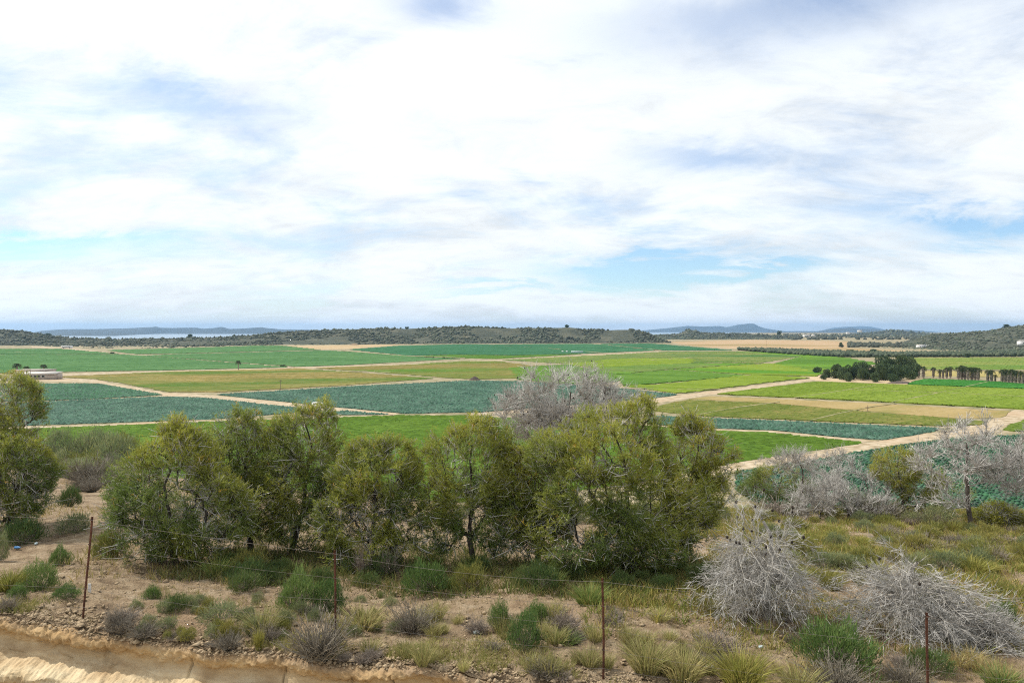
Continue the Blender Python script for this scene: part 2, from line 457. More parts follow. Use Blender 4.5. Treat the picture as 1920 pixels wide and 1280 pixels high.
# near slope with the eroded bank in front
def build_near():
    nx = 520
    g = np.concatenate([np.linspace(0, 8, 120), 8 + np.cumsum(np.geomspace(0.07, 3.0, 85))])
    nr = len(g)
    t = np.linspace(-1, 1, nx)
    G, Tt = np.meshgrid(g, t, indexing='ij')
    X = Tt * (14 + 0.95 * G)
    Y = edge_y(X) + G
    Z = terrain(X, Y)
    near = np.clip(1 - (Y - 14) / 14, 0, 1)
    Z += near * (0.09 * np.abs(fbm(X / 0.32, Y / 0.2, 3, 31)) + 0.04 * fbm(X / 0.12, Y / 0.1, 2, 41))
    lip = np.exp(-G / 0.35)
    Z += lip * (0.05 * fbm(X / 0.3, Y / 0.3, 4, 61) - 0.05)
    V = np.stack([X, Y, Z], -1).reshape(-1, 3)
    id_ = np.arange(nr * nx).reshape(nr, nx)
    Q = np.stack([id_[:-1, :-1], id_[:-1, 1:], id_[1:, 1:], id_[1:, :-1]], -1).reshape(-1, 4)
    tag(obj('slope', make_mesh('slope', V, quads=Q, smooth=True, mats=[M['soil']])), 'dry sandy hillside with clods sloping down to the fields', 'hillside', None, 'structure')
    # bank: rows going down from the lip
    prof = np.array([(0, 0), (0.06, 0.02), (0.12, 0.06), (0.13, 0.12), (0.08, 0.20), (0.11, 0.34), (0.13, 0.42), (0.42, 0.46), (0.58, 0.51),
                     (0.62, 0.57), (0.60, 0.68), (0.48, 0.78), (0.52, 1.1), (0.62, 1.6), (0.8, 2.2), (1.1, 3.3), (1.3, 3.6)])
    sarc = np.concatenate([[0], np.cumsum(np.hypot(*np.diff(prof, axis=0).T))])
    ss = np.concatenate([np.linspace(0, 1.7, 95), np.linspace(1.75, sarc[-1], 12)])
    o = np.interp(ss, sarc, prof[:, 0]); h = np.interp(ss, sarc, prof[:, 1])
    x0 = np.concatenate([np.linspace(-14, -9.6, 40), np.linspace(-9.58, 1.6, 620), np.linspace(1.63, 14, 100)])
    nx = len(x0); y0 = edge_y(x0); z0 = terrain(x0, y0) + .5 * .05 * np.abs(fbm(x0 / .32, y0 / .2, 3, 31)) + (0.05 * fbm(x0 / 0.3, y0 / 0.3, 4, 61) - 0.045)
    ytop = np.interp(x0, EX, EY)
    w = np.clip(h / 0.35, 0, 1)[:, None]
    nz = fbm(x0[None, :] / 0.7 + 0 * h[:, None], h[:, None] * 1.3 + 0 * x0[None, :], 5, 71)
    led = 0.10 * fbm(x0 / 1.6, x0 * 0 + 2.0, 4, 81) - 0.014 * (x0 + 5)          # the ledge rises and sinks along the bank
    hh = h[:, None] + led[None, :] * np.clip(h[:, None] / 0.5, 0, 1)
    oo = o[:, None] * (1 + 0.4 * fbm(x0[None, :] / 1.1, hh * 0.6, 4, 91)) + 0.10 * nz * np.clip(h[:, None] / 0.12, 0, 1)
    cr = np.abs(vnoise(x0[None, :] / 0.55 + 0.5 * vnoise(hh * 3, hh * 0 + x0[None, :], 3), hh * 0.9, 95))
    oo -= 0.07 * np.exp(-(cr / 0.018) ** 2) * ((h[:, None] > 0.12) & (h[:, None] < 0.44))
    cr2 = np.abs(vnoise(hh / 0.35 + 0.4 * vnoise(x0[None, :], hh, 8), x0[None, :] * 0.7, 96))
    oo -= 0.04 * np.exp(-(cr2 / 0.025) ** 2) * ((h[:, None] > 0.2) & (h[:, None] < 0.44))
    oo += 0.09 * np.abs(fbm(x0[None, :] / 0.25, hh / 0.14, 4, 97, .62)) * (((h[:, None] < .22) | (h[:, None] > .43)) & (h[:, None] > .01))
    bedc = np.stack([np.interp(hh + .07 * nz, [0, .10, .22, .32, .41, .47, .58, .70, .85, 2.0], c_) for c_ in ([.66, .86, .92, .84, .88, 1.2, 1.15, .88, .8, .75], [.58, .72, .80, .80, .85, 1.16, 1.16, .82, .78, .73], [.52, .52, .62, .72, .80, 1.06, 1.08, .72, .74, .70])], -1)
    YB = y0[None, :] * (1 - w) + ytop[None, :] * w - oo
    oo += (0.030 * fbm(x0[None, :] / 0.07, hh / 0.06, 3, 98, .7)) * np.where((h[:, None] > .2) & (h[:, None] < .43), .35, 1.0) * (h[:, None] > .02)
    YB = y0[None, :] * (1 - w) + ytop[None, :] * w - oo
    ZB = z0[None, :] - hh + 0.035 * fbm(x0[None, :] / 0.06, h[:, None] / 0.06, 3, 99, .7) * np.where((h[:, None] > .2) & (h[:, None] < .43), .3, 1.0)
    XB = np.broadcast_to(x0[None, :], YB.shape)
    YB[0], ZB[0] = y0, z0
    V = np.stack([XB, YB, ZB], -1).reshape(-1, 3)
    n2 = len(ss); id_ = np.arange(n2 * nx).reshape(n2, nx)
    Q = np.stack([id_[:-1, :-1], id_[1:, :-1], id_[1:, 1:], id_[:-1, 1:]], -1).reshape(-1, 4)
    tag(obj('earth_bank', make_mesh('earth_bank', V, quads=Q, col=bedc.reshape(-1, 3), smooth=False, mats=[M['bank']])), 'cracked ochre clay bank with a pale eroded ledge', 'bank', None, 'structure')
    sheet('track_bed', [(-40, -30), (40, -30), (40, 18), (-40, 18)], H - 5.2 - 3.3, M['track'], 'pale earth track below the clay bank', 'track')


build_near()

# ------------------------------------------------------------------ fields
def ground_poly(pts):
    return [plain(*p)[:2] for p in pts]


def inside(poly, X, Y):
    poly = np.asarray(poly); r = np.zeros(X.shape, bool)
    j = len(poly) - 1
    for i in range(len(poly)):
        xi, yi = poly[i]; xj, yj = poly[j]
        c = ((yi > Y) != (yj > Y)) & (X < (xj - xi) * (Y - yi) / (yj - yi + 1e-12) + xi)
        r ^= c; j = i
    return r


def slab(name, pts, h, m, label, cat='field', zb=0.0, rows=None, jag=1.0):
    """a crop stand or bare plot: polygon on the plain with a real edge height"""
    P = ground_poly(pts)
    a = sum(P[i][0] * P[(i + 1) % len(P)][1] - P[(i + 1) % len(P)][0] * P[i][1] for i in range(len(P)))
    if a < 0: P = P[::-1]
    Pj = []
    for i in range(len(P)):                       # ragged, hand-driven edges
        a_, b_ = np.array(P[i]), np.array(P[(i + 1) % len(P)]); e_ = b_ - a_; L_ = np.linalg.norm(e_); dm_ = max(60, .5 * (a_[1] + b_[1]))
        kk = int(min(40, max(1, L_ / (dm_ / 45))))
        nrm = np.array([-e_[1], e_[0]]) / (L_ + 1e-9)
        for q_ in range(kk):
            p_ = a_ + e_ * q_ / kk
            Pj.append(p_ if q_ == 0 else p_ + nrm * jag * (.25 + dm_ / 700) * 2 * float(fbm(p_[0] / (dm_ / 18), p_[1] / (dm_ / 18), 3, 7)))
    P = Pj
    n = len(P)
    V = [(p[0], p[1], zb) for p in P] + [(p[0], p[1], zb + h) for p in P]
    Fc = [tuple(range(n, 2 * n))] + [(i, (i + 1) % n, n + (i + 1) % n, n + i) for i in range(n)]
    if rows is not None:                      # the stand itself: uneven crop rows on the plot
        V, Fc = list(V), list(Fc)
        Pa = np.array(P); dm = float(np.median(Pa[:, 1])); pitch = max(1.1, dm / 210.0); seg = pitch * 2.2
        c, s_ = math.cos(-rows), math.sin(-rows); Rm = np.array([[c, s_], [-s_, c]]); q = Pa @ Rm.T
        A, B = np.meshgrid(np.arange(q[:, 0].min(), q[:, 0].max(), seg), np.arange(q[:, 1].min(), q[:, 1].max(), pitch)); A = A.ravel(); B = B.ravel()
        W = np.stack([A, B], 1) @ Rm
        k = inside(Pa, W[:, 0], W[:, 1]) & (vnoise(W[:, 0] / (pitch * 3), W[:, 1] / (pitch * 3), 5) > -.38)
        A, B = A[k], B[k]; m_ = len(A); hh = h + R.uniform(.0, .12, (m_, 2)) * pitch; jw = pitch * R.uniform(.25, .5, (m_, 2))
        Lr = np.zeros((m_, 2, 3, 3))
        for e in (0, 1):
            xx = A + (e - .5) * seg * 1.02
            Lr[:, e, 0] = np.stack([xx, B - jw[:, e], np.full(m_, zb + h * .6)], 1); Lr[:, e, 1] = np.stack([xx, B, zb + hh[:, e]], 1); Lr[:, e, 2] = np.stack([xx, B + jw[:, e], np.full(m_, zb + h * .6)], 1)
        Vr = Lr.reshape(-1, 3); Vr[:, :2] = Vr[:, :2] @ Rm
        V = V + [tuple(v) for v in Vr]; b_ = 2 * n + np.arange(m_)[:, None] * 6
        Fc = Fc + [tuple(f) for f in np.concatenate([b_ + [0, 3, 4, 1], b_ + [1, 4, 5, 2]], 1).reshape(-1, 4).tolist()]
    me = bpy.data.meshes.new(name); me.from_pydata(V, [], Fc); me.materials.append(m)
    return tag(obj(name, me), label, cat, None, 'structure')


_fm = {}


def crop(c1, c2, c3=None, rot=0.0, row=1.0, patch=None):
    """crop colours: fine plant speckle, streaks along the rows and broad uneven patches"""
    key = (c1, c2, c3, rot, row, patch)
    if key in _fm: return _fm[key]
    k = 0.70
    m = bpy.data.materials.new('crop_%d' % len(_fm)); m.use_nodes = True
    nt = m.node_tree; nt.nodes.clear(); N, L = nt.nodes.new, nt.links.new
    out = N('ShaderNodeOutputMaterial'); bs = N('ShaderNodeBsdfPrincipled'); bs.inputs['Roughness'].default_value = .9; bs.inputs['Specular IOR Level'].default_value = .02
    tc = N('ShaderNodeTexCoord'); mp = N('ShaderNodeMapping'); L(tc.outputs['Object'], mp.inputs[0]); mp.inputs['Rotation'].default_value = (0, 0, rot)

    def nz(scale, st, detail=4):
        q = N('ShaderNodeMapping'); L(mp.outputs[0], q.inputs[0]); q.inputs['Scale'].default_value = st
        n_ = N('ShaderNodeTexNoise'); L(q.outputs[0], n_.inputs['Vector']); n_.inputs['Scale'].default_value = scale; n_.inputs['Detail'].default_value = detail
        n_.inputs['Roughness'].default_value = .6
        return n_.outputs['Fac']

    def mm(op, a_, b_):
        q = N('ShaderNodeMath'); q.operation = op
        for i_, v in enumerate((a_, b_)):
            if isinstance(v, float): q.inputs[i_].default_value = v
            else: L(v, q.inputs[i_])
        return q.outputs[0]
    f = mm('ADD', mm('ADD', mm('MULTIPLY', nz(.9 * row, (.35, 1, 1)), .40), mm('MULTIPLY', nz(.09 * row, (.06, 1, 1)), .35)), mm('MULTIPLY', nz(.016, (.5, 1, 1), 6), .25))
    cr = N('ShaderNodeValToRGB'); L(f, cr.inputs[0]); el = cr.color_ramp.elements
    cols = [srgb(*c1, k), srgb(*c2, k)] + ([srgb(*c3, k)] if c3 else [])
    pos = [.41, .59] if not c3 else [.40, .51, .61]
    while len(el) < len(cols): el.new(.5)
    for e, p_, c_ in zip(el, pos, cols): e.position = p_; e.color = (*c_, 1)
    col = cr.outputs[0]
    if patch:
        mr = N('ShaderNodeMapRange'); L(nz(patch[1], (.35, 1, 1), 6), mr.inputs[0]); mr.inputs[1].default_value = .46; mr.inputs[2].default_value = .60
        mx = N('ShaderNodeMix'); mx.data_type = 'RGBA'; L(mr.outputs[0], mx.inputs['Factor']); L(col, mx.inputs[6]); mx.inputs[7].default_value = (*srgb(*patch[0], k), 1); col = mx.outputs[2]
    L(col, bs.inputs['Base Color']); L(bs.outputs[0], out.inputs['Surface'])
    _fm[key] = m
    return m


GR1 = ((84, 126, 76), (116, 154, 98)); DG = ((64, 112, 78), (90, 140, 98)); YG = ((116, 140, 46), (150, 168, 70))
MG = ((86, 124, 48), (116, 150, 66)); TAN = ((122, 122, 66), (168, 150, 92)); OL = ((96, 126, 60), (134, 150, 82)); SAND = ((186, 158, 116), (218, 194, 154))
r1 = math.radians(-12); r2 = math.radians(28); r3 = math.radians(-38)
FIELDS = [
    ([(-150, 655), (112, 654.3), (222, 664), (-150, 664.6)], .35, crop(*GR1, rot=r1), 'green crop strip directly in front of the white bus'),
    ([(-150, 666), (235, 665.2), (540, 689), (320, 694), (-150, 702)], .35, crop(*GR1, rot=r1), 'large green field behind the low farmhouse'),
    ([(200, 657), (360, 652.5), (480, 648.5), (525, 648.5), (600, 656), (310, 663.4), (258, 664)], .35, crop(*GR1, rot=r1), 'green field below the scrub hill, right of the bus'),
    ([(275, 667), (330, 664.4), (610, 657.5), (640, 659), (800, 671), (862, 672.6), (640, 685), (556, 687.4)], .35, crop(*GR1, rot=r1), 'long green field behind the lone palm'),
    ([(540, 648.5), (700, 646), (762, 646), (655, 654), (572, 655)], .05, crop(*SAND), 'bare pale sandy plot at the hill foot'),
    ([(655, 655.5), (750, 648.8), (870, 645.5), (915, 646), (1090, 659), (1122, 662), (960, 666), (860, 664.5), (770, 667)], .4, crop(*DG, rot=r1), 'dark green field behind the two small field bushes'),
    ([(927, 646), (1110, 645), (1228, 657), (1130, 661.5), (1060, 656)], .4, crop(*DG, rot=r1), 'dark green field around the white trailer'),
    ([(1126, 645), (1222, 644.5), (1372, 657), (1242, 657)], .4, crop(*DG, rot=r1), 'dark green field at the foot of the mesa slope'),
    ([(778, 668), (860, 665.6), (960, 667), (1090, 664), (930, 673), (872, 671.5)], .3, crop(*MG, rot=r1), 'narrow yellow green crop strip beside the pale track'),
    ([(108, 707), (310, 697.5), (560, 691), (572, 692), (812, 709.5), (640, 723), (400, 736), (320, 735), (185, 711)], .25,
     crop(*TAN, (190, 172, 118), rot=r1, row=1.3, patch=((104, 132, 62), .012)), 'wide tan and green weedy field in front of the farmhouse'),
    ([(592, 690.5), (740, 685.5), (870, 677.5), (930, 677.5), (1000, 686), (985, 709), (897, 711), (835, 708.5), (700, 697)], .25,
     crop(*TAN, rot=r1, row=1.2, patch=((100, 140, 56), .01)), 'brownish stubble field behind the teal cabbage field'),
    ([(955, 690), (1062, 684), (1150, 702), (1158, 716), (1060, 720), (975, 712)], .35, crop(*MG, rot=r2), 'green field just behind the bare grey tree'),
    ([(942, 675), (1130, 666), (1240, 660), (1362, 658.8), (1500, 668), (1430, 680), (1300, 680.5), (1300, 672), (1200, 671.5), (1062, 682)], .25,
     crop(*OL, (170, 160, 100), rot=r1, row=1.2, patch=((88, 130, 70), .008)), 'patchy olive field beyond the bare grey tree'),
    ([(1065, 683.5), (1130, 675), (1200, 672.5), (1298, 672.8), (1296, 681.5), (1120, 690)], .35, crop(*YG, rot=r2), 'small bright yellow green field in the patchwork'),
    ([(1095, 691), (1270, 682), (1432, 681.3), (1262, 692), (1155, 702)], .3, crop(*OL, rot=r2, patch=((110, 150, 60), .02)), 'olive strip between two bright green fields'),
    ([(1155, 703.5), (1260, 694), (1398, 704.5), (1200, 722), (1168, 722)], .4, crop(*MG, rot=r2), 'darker green field beside the grey tree crown'),
    ([(1268, 692.8), (1442, 682), (1560, 693), (1532, 706), (1412, 703)], .35, crop(*YG, rot=r2, patch=((92, 146, 52), .012)), 'bright green field with darker bands'),
    ([(1168, 724), (1230, 722.5), (1392, 705.5), (1420, 704), (1518, 708.8), (1450, 716), (1300, 735), (1268, 737.5)], .4, crop(*YG, rot=r2), 'brilliant yellow green field above the pale junction'),
    ([(1380, 659), (1500, 665), (1590, 672), (1648, 682), (1600, 690), (1535, 698), (1450, 682.5), (1508, 669)], .35, crop(*MG, rot=r2, patch=((120, 160, 60), .01)), 'green field left of the dark pine grove'),
    ([(1250, 641), (1400, 637), (1560, 639), (1618, 641), (1582, 652), (1700, 657), (1690, 662.5), (1380, 653.5), (1310, 650)], .06, crop(*((188, 156, 118), (214, 186, 148)), rot=r1, patch=((170, 150, 104), .006)), 'bare pinkish sand plot below the scrub ridge'),
    ([(1705, 671.5), (1990, 670), (1990, 694), (1735, 693)], .25, crop((126, 142, 66), (160, 166, 88), (190, 180, 116), rot=r1, patch=((110, 145, 64), .01)), 'striped tan and green field behind the palms'),
    ([(1735, 695), (1990, 697), (1990, 708), (1735, 705)], .1, crop(*((170, 156, 92), (192, 176, 116)), rot=r1), 'dry tan verge at the foot of the palms'),
    ([(1345, 739.5), (1528, 716.5), (1700, 722.5), (1920, 731), (2000, 736), (2000, 776), (1902, 767), (1600, 751)], .4, crop(*YG, rot=r3), 'broad bright green field in front of the pine grove'),
    ([(1702, 721), (1732, 711.5), (1850, 715), (2000, 726), (2000, 732)], .4, crop((64, 126, 52), (86, 150, 66), rot=r3), 'dark green wedge of crop in front of the palms'),
    ([(1292, 748), (1332, 743), (1600, 754.5), (1895, 771), (1876, 783), (1800, 785), (1640, 772), (1450, 756)], .1, crop((168, 148, 96), (196, 172, 122), rot=r3, row=1.2, patch=((146, 142, 80), .03)), 'dry tan stubble strip below the bright green field'),
    ([(1242, 760), (1292, 750), (1450, 757.5), (1640, 774), (1800, 787), (1852, 791), (1836, 797), (1762, 799), (1330, 781), (1228, 771)], .2,
     crop((98, 116, 46), (128, 134, 66), (166, 148, 92), rot=r3, row=1.2), 'olive green field above the narrow teal strip'),
    ([(1880, 806), (1930, 783), (2000, 772), (2000, 812), (1900, 809)], .25, crop((98, 122, 46), (126, 142, 62), rot=r3), 'green corner of field right of the earth road'),
    ([(1500, 706), (1532, 700), (1562, 709), (1700, 711), (1732, 709.5), (1700, 720.5), (1562, 715.5), (1532, 713.5)], .06, crop((204, 178, 138), (226, 204, 168)), 'pale bare earth apron round the pine grove'),
]
ROT = {}
for pts, h, m, lab in FIELDS:
    rr_ = m.node_tree.nodes['Mapping'].inputs['Rotation'].default_value[2]
    slab('crop_field' if h > .12 else 'bare_plot', pts, h, m, lab, rows=rr_ if h > .12 else None)

ROADS = [
    ([(100, 707), (180, 712), (310, 736.5), (370, 738.5), (548, 755), (752, 775.5), (735, 778.5), (540, 762.5), (350, 744), (300, 742.5), (180, 717), (60, 714), (60, 708)], 'pale earth track running from the farmhouse between teal fields'),
    ([(880, 775.5), (1215, 747.5), (1290, 739), (1510, 711), (1528, 713), (1330, 740.5), (1240, 754), (1060, 769.5), (880, 779)], 'pale track rising from the grey tree to the pine grove'),
    ([(1200, 905), (1380, 867), (1520, 850), (1612, 831), (1780, 807), (1850, 790), (1900, 769), (1960, 752), (1975, 764), (1862, 808), (1790, 818), (1700, 831), (1540, 858.5), (1370, 882), (1200, 925)], 'wide rutted earth road crossing behind the dead trees'),
    ([(60, 648.5), (115, 652), (140, 653), (250, 666), (555, 688.2), (545, 689.5), (240, 668), (112, 654), (60, 651)], 'thin pale farm road with the white bus on it'),
    ([(100, 701), (320, 694.8), (560, 688), (740, 683), (928, 674.2), (1120, 664.5), (1240, 658.5), (1240, 660), (1120, 666), (928, 676), (740, 685), (560, 690.6), (320, 697), (100, 704.5)], 'long pale track beneath the far green fields'),
    ([(-50, 803), (95, 799), (420, 787), (740, 777.5), (740, 779.2), (420, 789.5), (95, 802), (-50, 807)], 'straight pale track under the near teal field'),
    ([(1215, 796), (1290, 802.6), (1450, 808), (1580, 821), (1650, 826.5), (1612, 829.5), (1440, 811), (1290, 805.5), (1215, 799)], 'pale track between teal strip and deep green field'),
    ([(1585, 672), (1610, 674), (1652, 690), (1630, 692)], 'pale path descending behind the pine grove'),
]
for pts, lab in ROADS:
    slab('road', pts, 0.012, M['track'], lab, 'road', 0.004)
LINES = [([(1488, 748), (1560, 737), (1642, 724)], .7, 'faint wheel track across the broad bright green field'),
         ([(1672, 756), (1760, 738), (1852, 717)], .9, 'clear wheel track slanting over the broad bright green field'),
         ([(1312, 778), (1380, 765), (1462, 754.5)], .8, 'wheel track over the olive field, left of two'),
         ([(1520, 789), (1570, 777), (1632, 764), (1680, 757)], 1.0, 'wheel track over the olive field, right of two'),
         ([(1170, 728.5), (1260, 731), (1350, 731)], .6, 'narrow wheel line in the brilliant yellow green field'),
         ([(600, 697.5), (700, 696), (820, 706)], .6, 'worn line across the stubble field'),
         ([(-100, 660), (100, 660.5), (235, 664)], .4, 'thin pale line through the green strips below the bus'),
         ([(640, 658), (760, 667.5), (872, 672)], .8, 'thin pale track slanting under the dark green field'),
         ([(960, 645.5), (1060, 656.5), (1130, 662)], .5, 'thin pale track dividing the dark green fields'),
         ([(1120, 645.3), (1180, 651), (1240, 657)], .6, 'thin pale track below the mesa slope'),
         ([(1735, 694), (1850, 694.5), (1990, 695.5)], .6, 'thin pale track behind the palms'),
         ([(1062, 683), (1150, 680), (1300, 671.7)], .5, 'thin earth line in the patchwork'),
         ([(1600, 733), (1750, 737), (1990, 748)], .35, 'faint line along the broad bright green field')]
for pts, w_, lab in LINES:
    slab('wheel_track', [(x_, y_ - w_ * .5) for x_, y_ in pts] + [(x_, y_ + w_ * .5) for x_, y_ in pts[::-1]], .02, M['verge'], lab, 'track', .24 if ('olive' in lab or 'stubble' in lab) else .42, jag=.3)

# near crops as plants: rows of cabbages, and tilled green rows
def cabbage_rows(pts, pitch, rot, label, colr=((0.9, 1.0, 1.0),), size=0.33):
    P = np.array(ground_poly(pts)); c, s = math.cos(rot), math.sin(rot)
    Rm = np.array([[c, s], [-s, c]])
    q = P @ Rm.T
    xs = np.arange(q[:, 0].min(), q[:, 0].max(), pitch * 0.9); ys = np.arange(q[:, 1].min(), q[:, 1].max(), pitch * 1.1)
    A, B = np.meshgrid(xs, ys)
    A = A.ravel() + R.normal(0, .10 * pitch, A.size); B = B.ravel() + R.normal(0, .08 * pitch, B.size)
    W = np.stack([A, B], 1) @ Rm
    k = inside(P, W[:, 0], W[:, 1]) & (vnoise(W[:, 0] / 2.2, W[:, 1] / 2.2, 3) > -0.41)
    W = W[k]; n = len(W)
    nb = 4
    th = np.arange(nb) * 2 * np.pi / nb
    sc = size * R.uniform(.75, 1.2, n) * (1 + .35 * vnoise(W[:, 0] / 6, W[:, 1] / 6, 9))
    ph = R.uniform(0, 6.28, n)
    ring = np.stack([np.cos(th[None] + ph[:, None]), np.sin(th[None] + ph[:, None]), np.zeros((n, nb))], -1)
    rr = sc[:, None, None] * R.uniform(.8, 1.25, (n, nb, 1)) * ring
    rr[:, :, 2] = sc[:, None] * R.uniform(.3, .75, (n, nb))
    top = np.zeros((n, 1, 3)); top[:, 0, 2] = sc * R.uniform(.5, 1.15, n)
    if size > .40: rr[:, :, 2] *= R.uniform(.1, .8, (n, nb))           # far plots: simple rosettes
    low = ring * sc[:, None, None] * .5
    V = np.concatenate([top, rr, low], 1) + np.concatenate([W, np.full((n, 1), .03)], 1)[:, None, :]
    b = np.arange(n)[:, None, None] * (2 * nb + 1)
    i = np.arange(nb); j = (i + 1) % nb
    T = (b + np.stack([np.zeros(nb, int), 1 + i, 1 + j], -1)[None]).reshape(-1, 3)
    Q = (b + np.stack([1 + nb + i, 1 + nb + j, 1 + j, 1 + i], -1)[None]).reshape(-1, 4)
    if size > .40: Q = None
    cl = np.array(colr)[R.integers(0, len(colr), n)] * R.uniform(.62, 1.3, (n, 1))
    Cc = np.repeat(cl[:, None, :], 2 * nb + 1, 1).reshape(-1, 3)
    return tag(obj('cabbage_crop', make_mesh('cabbage_crop', V.reshape(-1, 3), T, Q, Cc, False, [M['cabbage']])), label, 'crop', None, 'stuff'), n


CABS = [
    ([(-100, 722), (60, 719.5), (185, 720), (305, 740.5), (150, 749), (-100, 756)], .72, r1, 'teal cabbage wedge between farmhouse and its near track', .46),
    ([(-100, 761), (310, 744), (370, 745), (560, 765), (600, 770), (400, 786), (80, 797), (-100, 801)], .66, r1, 'large teal cabbage field behind the leftmost pines', .42),
    ([(405, 740), (640, 726), (870, 714.5), (960, 715), (1120, 724), (1270, 740.5), (1222, 747), (900, 773), (760, 775.5), (690, 769), (520, 752)], .72, r1, 'teal cabbage field behind the bare grey tree', .46),
    ([(605, 772), (650, 771.5), (730, 777), (640, 778)], .66, r1, 'small teal sliver of cabbages beside the track', .42),
    ([(1215, 780), (1330, 784), (1700, 801), (1765, 803), (1750, 809), (1655, 825), (1580, 820), (1450, 806.5), (1290, 801.5), (1215, 794)], .62, r3, 'narrow teal cabbage strip ending at the earth road', .42),
    ([(1380, 886), (1545, 860), (1700, 833), (1830, 819), (2000, 814), (2000, 990), (1500, 990), (1380, 920)], .57, r3, 'near teal cabbage field behind the dead trees', .36),
]
ncab = 0
for pts, pitch, rot, lab, size in CABS:
    cols = ((0.95, 1.0, 1.0), (0.8, 1.0, .9), (1.1, 1.1, 1.1)) if 'near' not in lab else ((0.75, 1.0, .8), (.95, 1.0, .95), (.7, 1.05, .7))
    slab('crop_field', pts, .02, crop((52, 88, 74), (70, 104, 88)), 'tilled bed under the ' + lab)
    _, k = cabbage_rows(pts, pitch, rot, lab, cols, size); ncab += k
print('cabbages', ncab)


def green_rows(pts, pitch, rot, label, m):
    P = np.array(ground_poly(pts)); c, s = math.cos(rot), math.sin(rot)
    Rm = np.array([[c, s], [-s, c]]); q = P @ Rm.T
    seg = 1.3
    xs = np.arange(q[:, 0].min(), q[:, 0].max(), seg); ys = np.arange(q[:, 1].min(), q[:, 1].max(), pitch)
    A, B = np.meshgrid(xs, ys); A = A.ravel(); B = B.ravel()
    W = np.stack([A, B], 1) @ Rm
    k = inside(P, W[:, 0], W[:, 1]) & (vnoise(W[:, 0] / 3, W[:, 1] / 3, 5) > -0.42)
    A, B = A[k], B[k]; n = len(A)
    hgt = R.uniform(.22, .42, (n, 2)); jw = pitch * R.uniform(.34, .52, (n, 2))
    off = R.normal(0, .07, (n, 2))
    L = np.zeros((n, 2, 3, 3))
    for e in (0, 1):
        xx = A + (e - .5) * seg * 1.05
        L[:, e, 0] = np.stack([xx, B - jw[:, e], np.full(n, .02)], 1)
        L[:, e, 1] = np.stack([xx, B + off[:, e], hgt[:, e]], 1)
        L[:, e, 2] = np.stack([xx, B + jw[:, e], np.full(n, .02)], 1)
    V = L.reshape(-1, 3); V[:, :2] = V[:, :2] @ Rm
    b = np.arange(n)[:, None] * 6
    Q = np.concatenate([b + [0, 3, 4, 1], b + [1, 4, 5, 2]], 1).reshape(-1, 4)
    Cc = np.repeat(R.uniform(.75, 1.2, (n, 1)) * np.array([[1, 1, 1.]]), 6, 0)
    return tag(obj('leafy_crop', make_mesh('leafy_crop', V, quads=Q, col=Cc, mats=[m])), label, 'crop', None, 'stuff')


M['rows'] = mat('leafy_rows', [(0.3, (0.056, 0.110, 0.014)), (0.7, (0.100, 0.170, 0.024))], scale=0.9, rough=0.8, tint=True, spec=0.03, second=(.06, (.12, .19, .03), .5, .8))
GREEN_PTS = [(-50, 809), (420, 790.5), (740, 780), (880, 780), (1215, 800), (1290, 806), (1440, 812), (1618, 830), (1385, 866), (1195, 903), (800, 960), (300, 960), (-50, 900)]
slab('crop_field', GREEN_PTS, .02, crop((66, 96, 34), (84, 118, 44)), 'tilled bed under the deep green leafy rows')
green_rows(GREEN_PTS, .85, math.radians(-4), 'deep green leafy rows spreading behind the pines', M['rows'])

# ------------------------------------------------------------------ hills and mountains
def ridge(name, prof, d_foot, d_ridge, d_back, m, label, cat, amp=2.0, ns=60.0, nu=260, nd=70, seed=1, zfoot=-0.5, zback=None, shape=1.0, foot_px=None):
    px = np.array([p[0] for p in prof], float); py = np.array([p[1] for p in prof], float)
    xs = np.linspace(px[0], px[-1], nu)
    tops = np.interp(xs, px, py)
    u = (xs - 960) / F
    zr = H - (tops - 617.0) / F * d_ridge
    tt = np.concatenate([np.linspace(0, 1, nd), 1 + np.linspace(0, 1, nd // 3 + 2)[1:]])
    df = np.full(nu, float(d_foot)) if foot_px is None else np.interp(xs, [f[0] for f in foot_px], [F * H / (f[1] - 617.0) for f in foot_px])
    D = np.where(tt[:, None] <= 1, df[None, :] + (d_ridge - df)[None, :] * tt[:, None], d_ridge + (d_back - d_ridge) * (tt[:, None] - 1))
    zb = zfoot if zback is None else zback
    s = np.clip(tt, 0, 1); s = (1 - (1 - s) ** 2) * (1 - shape) + (s * s * (3 - 2 * s)) * shape
    b = np.clip(tt - 1, 0, 1)[:, None]
    Z = np.where(tt[:, None] <= 1, zfoot + (zr[None, :] - zfoot) * s[:, None], zr[None, :] + (zb - zr[None, :]) * b ** 1.6)
    X = u[None, :] * D
    env = np.clip(np.minimum(tt * 3, (2 - tt) * 4), 0, 1)[:, None]
    gully = -np.abs(fbm(X / ns, D / (ns * 3), 3, seed + 40)) * 1.5
    Z = Z + env * amp * (fbm(X / ns, D / ns, 4, seed) + gully * np.clip(1 - np.abs(tt[:, None] - .55) * 2, 0, 1))
    V = np.stack([X, D, Z], -1).reshape(-1, 3)
    n2 = len(tt); id_ = np.arange(n2 * nu).reshape(n2, nu)
    Q = np.stack([id_[:-1, :-1], id_[:-1, 1:], id_[1:, 1:], id_[1:, :-1]], -1).reshape(-1, 4)
    tag(obj(name, make_mesh(name, V, quads=Q, smooth=True, mats=[m])), label, cat, None, 'structure')
    return X, D, Z


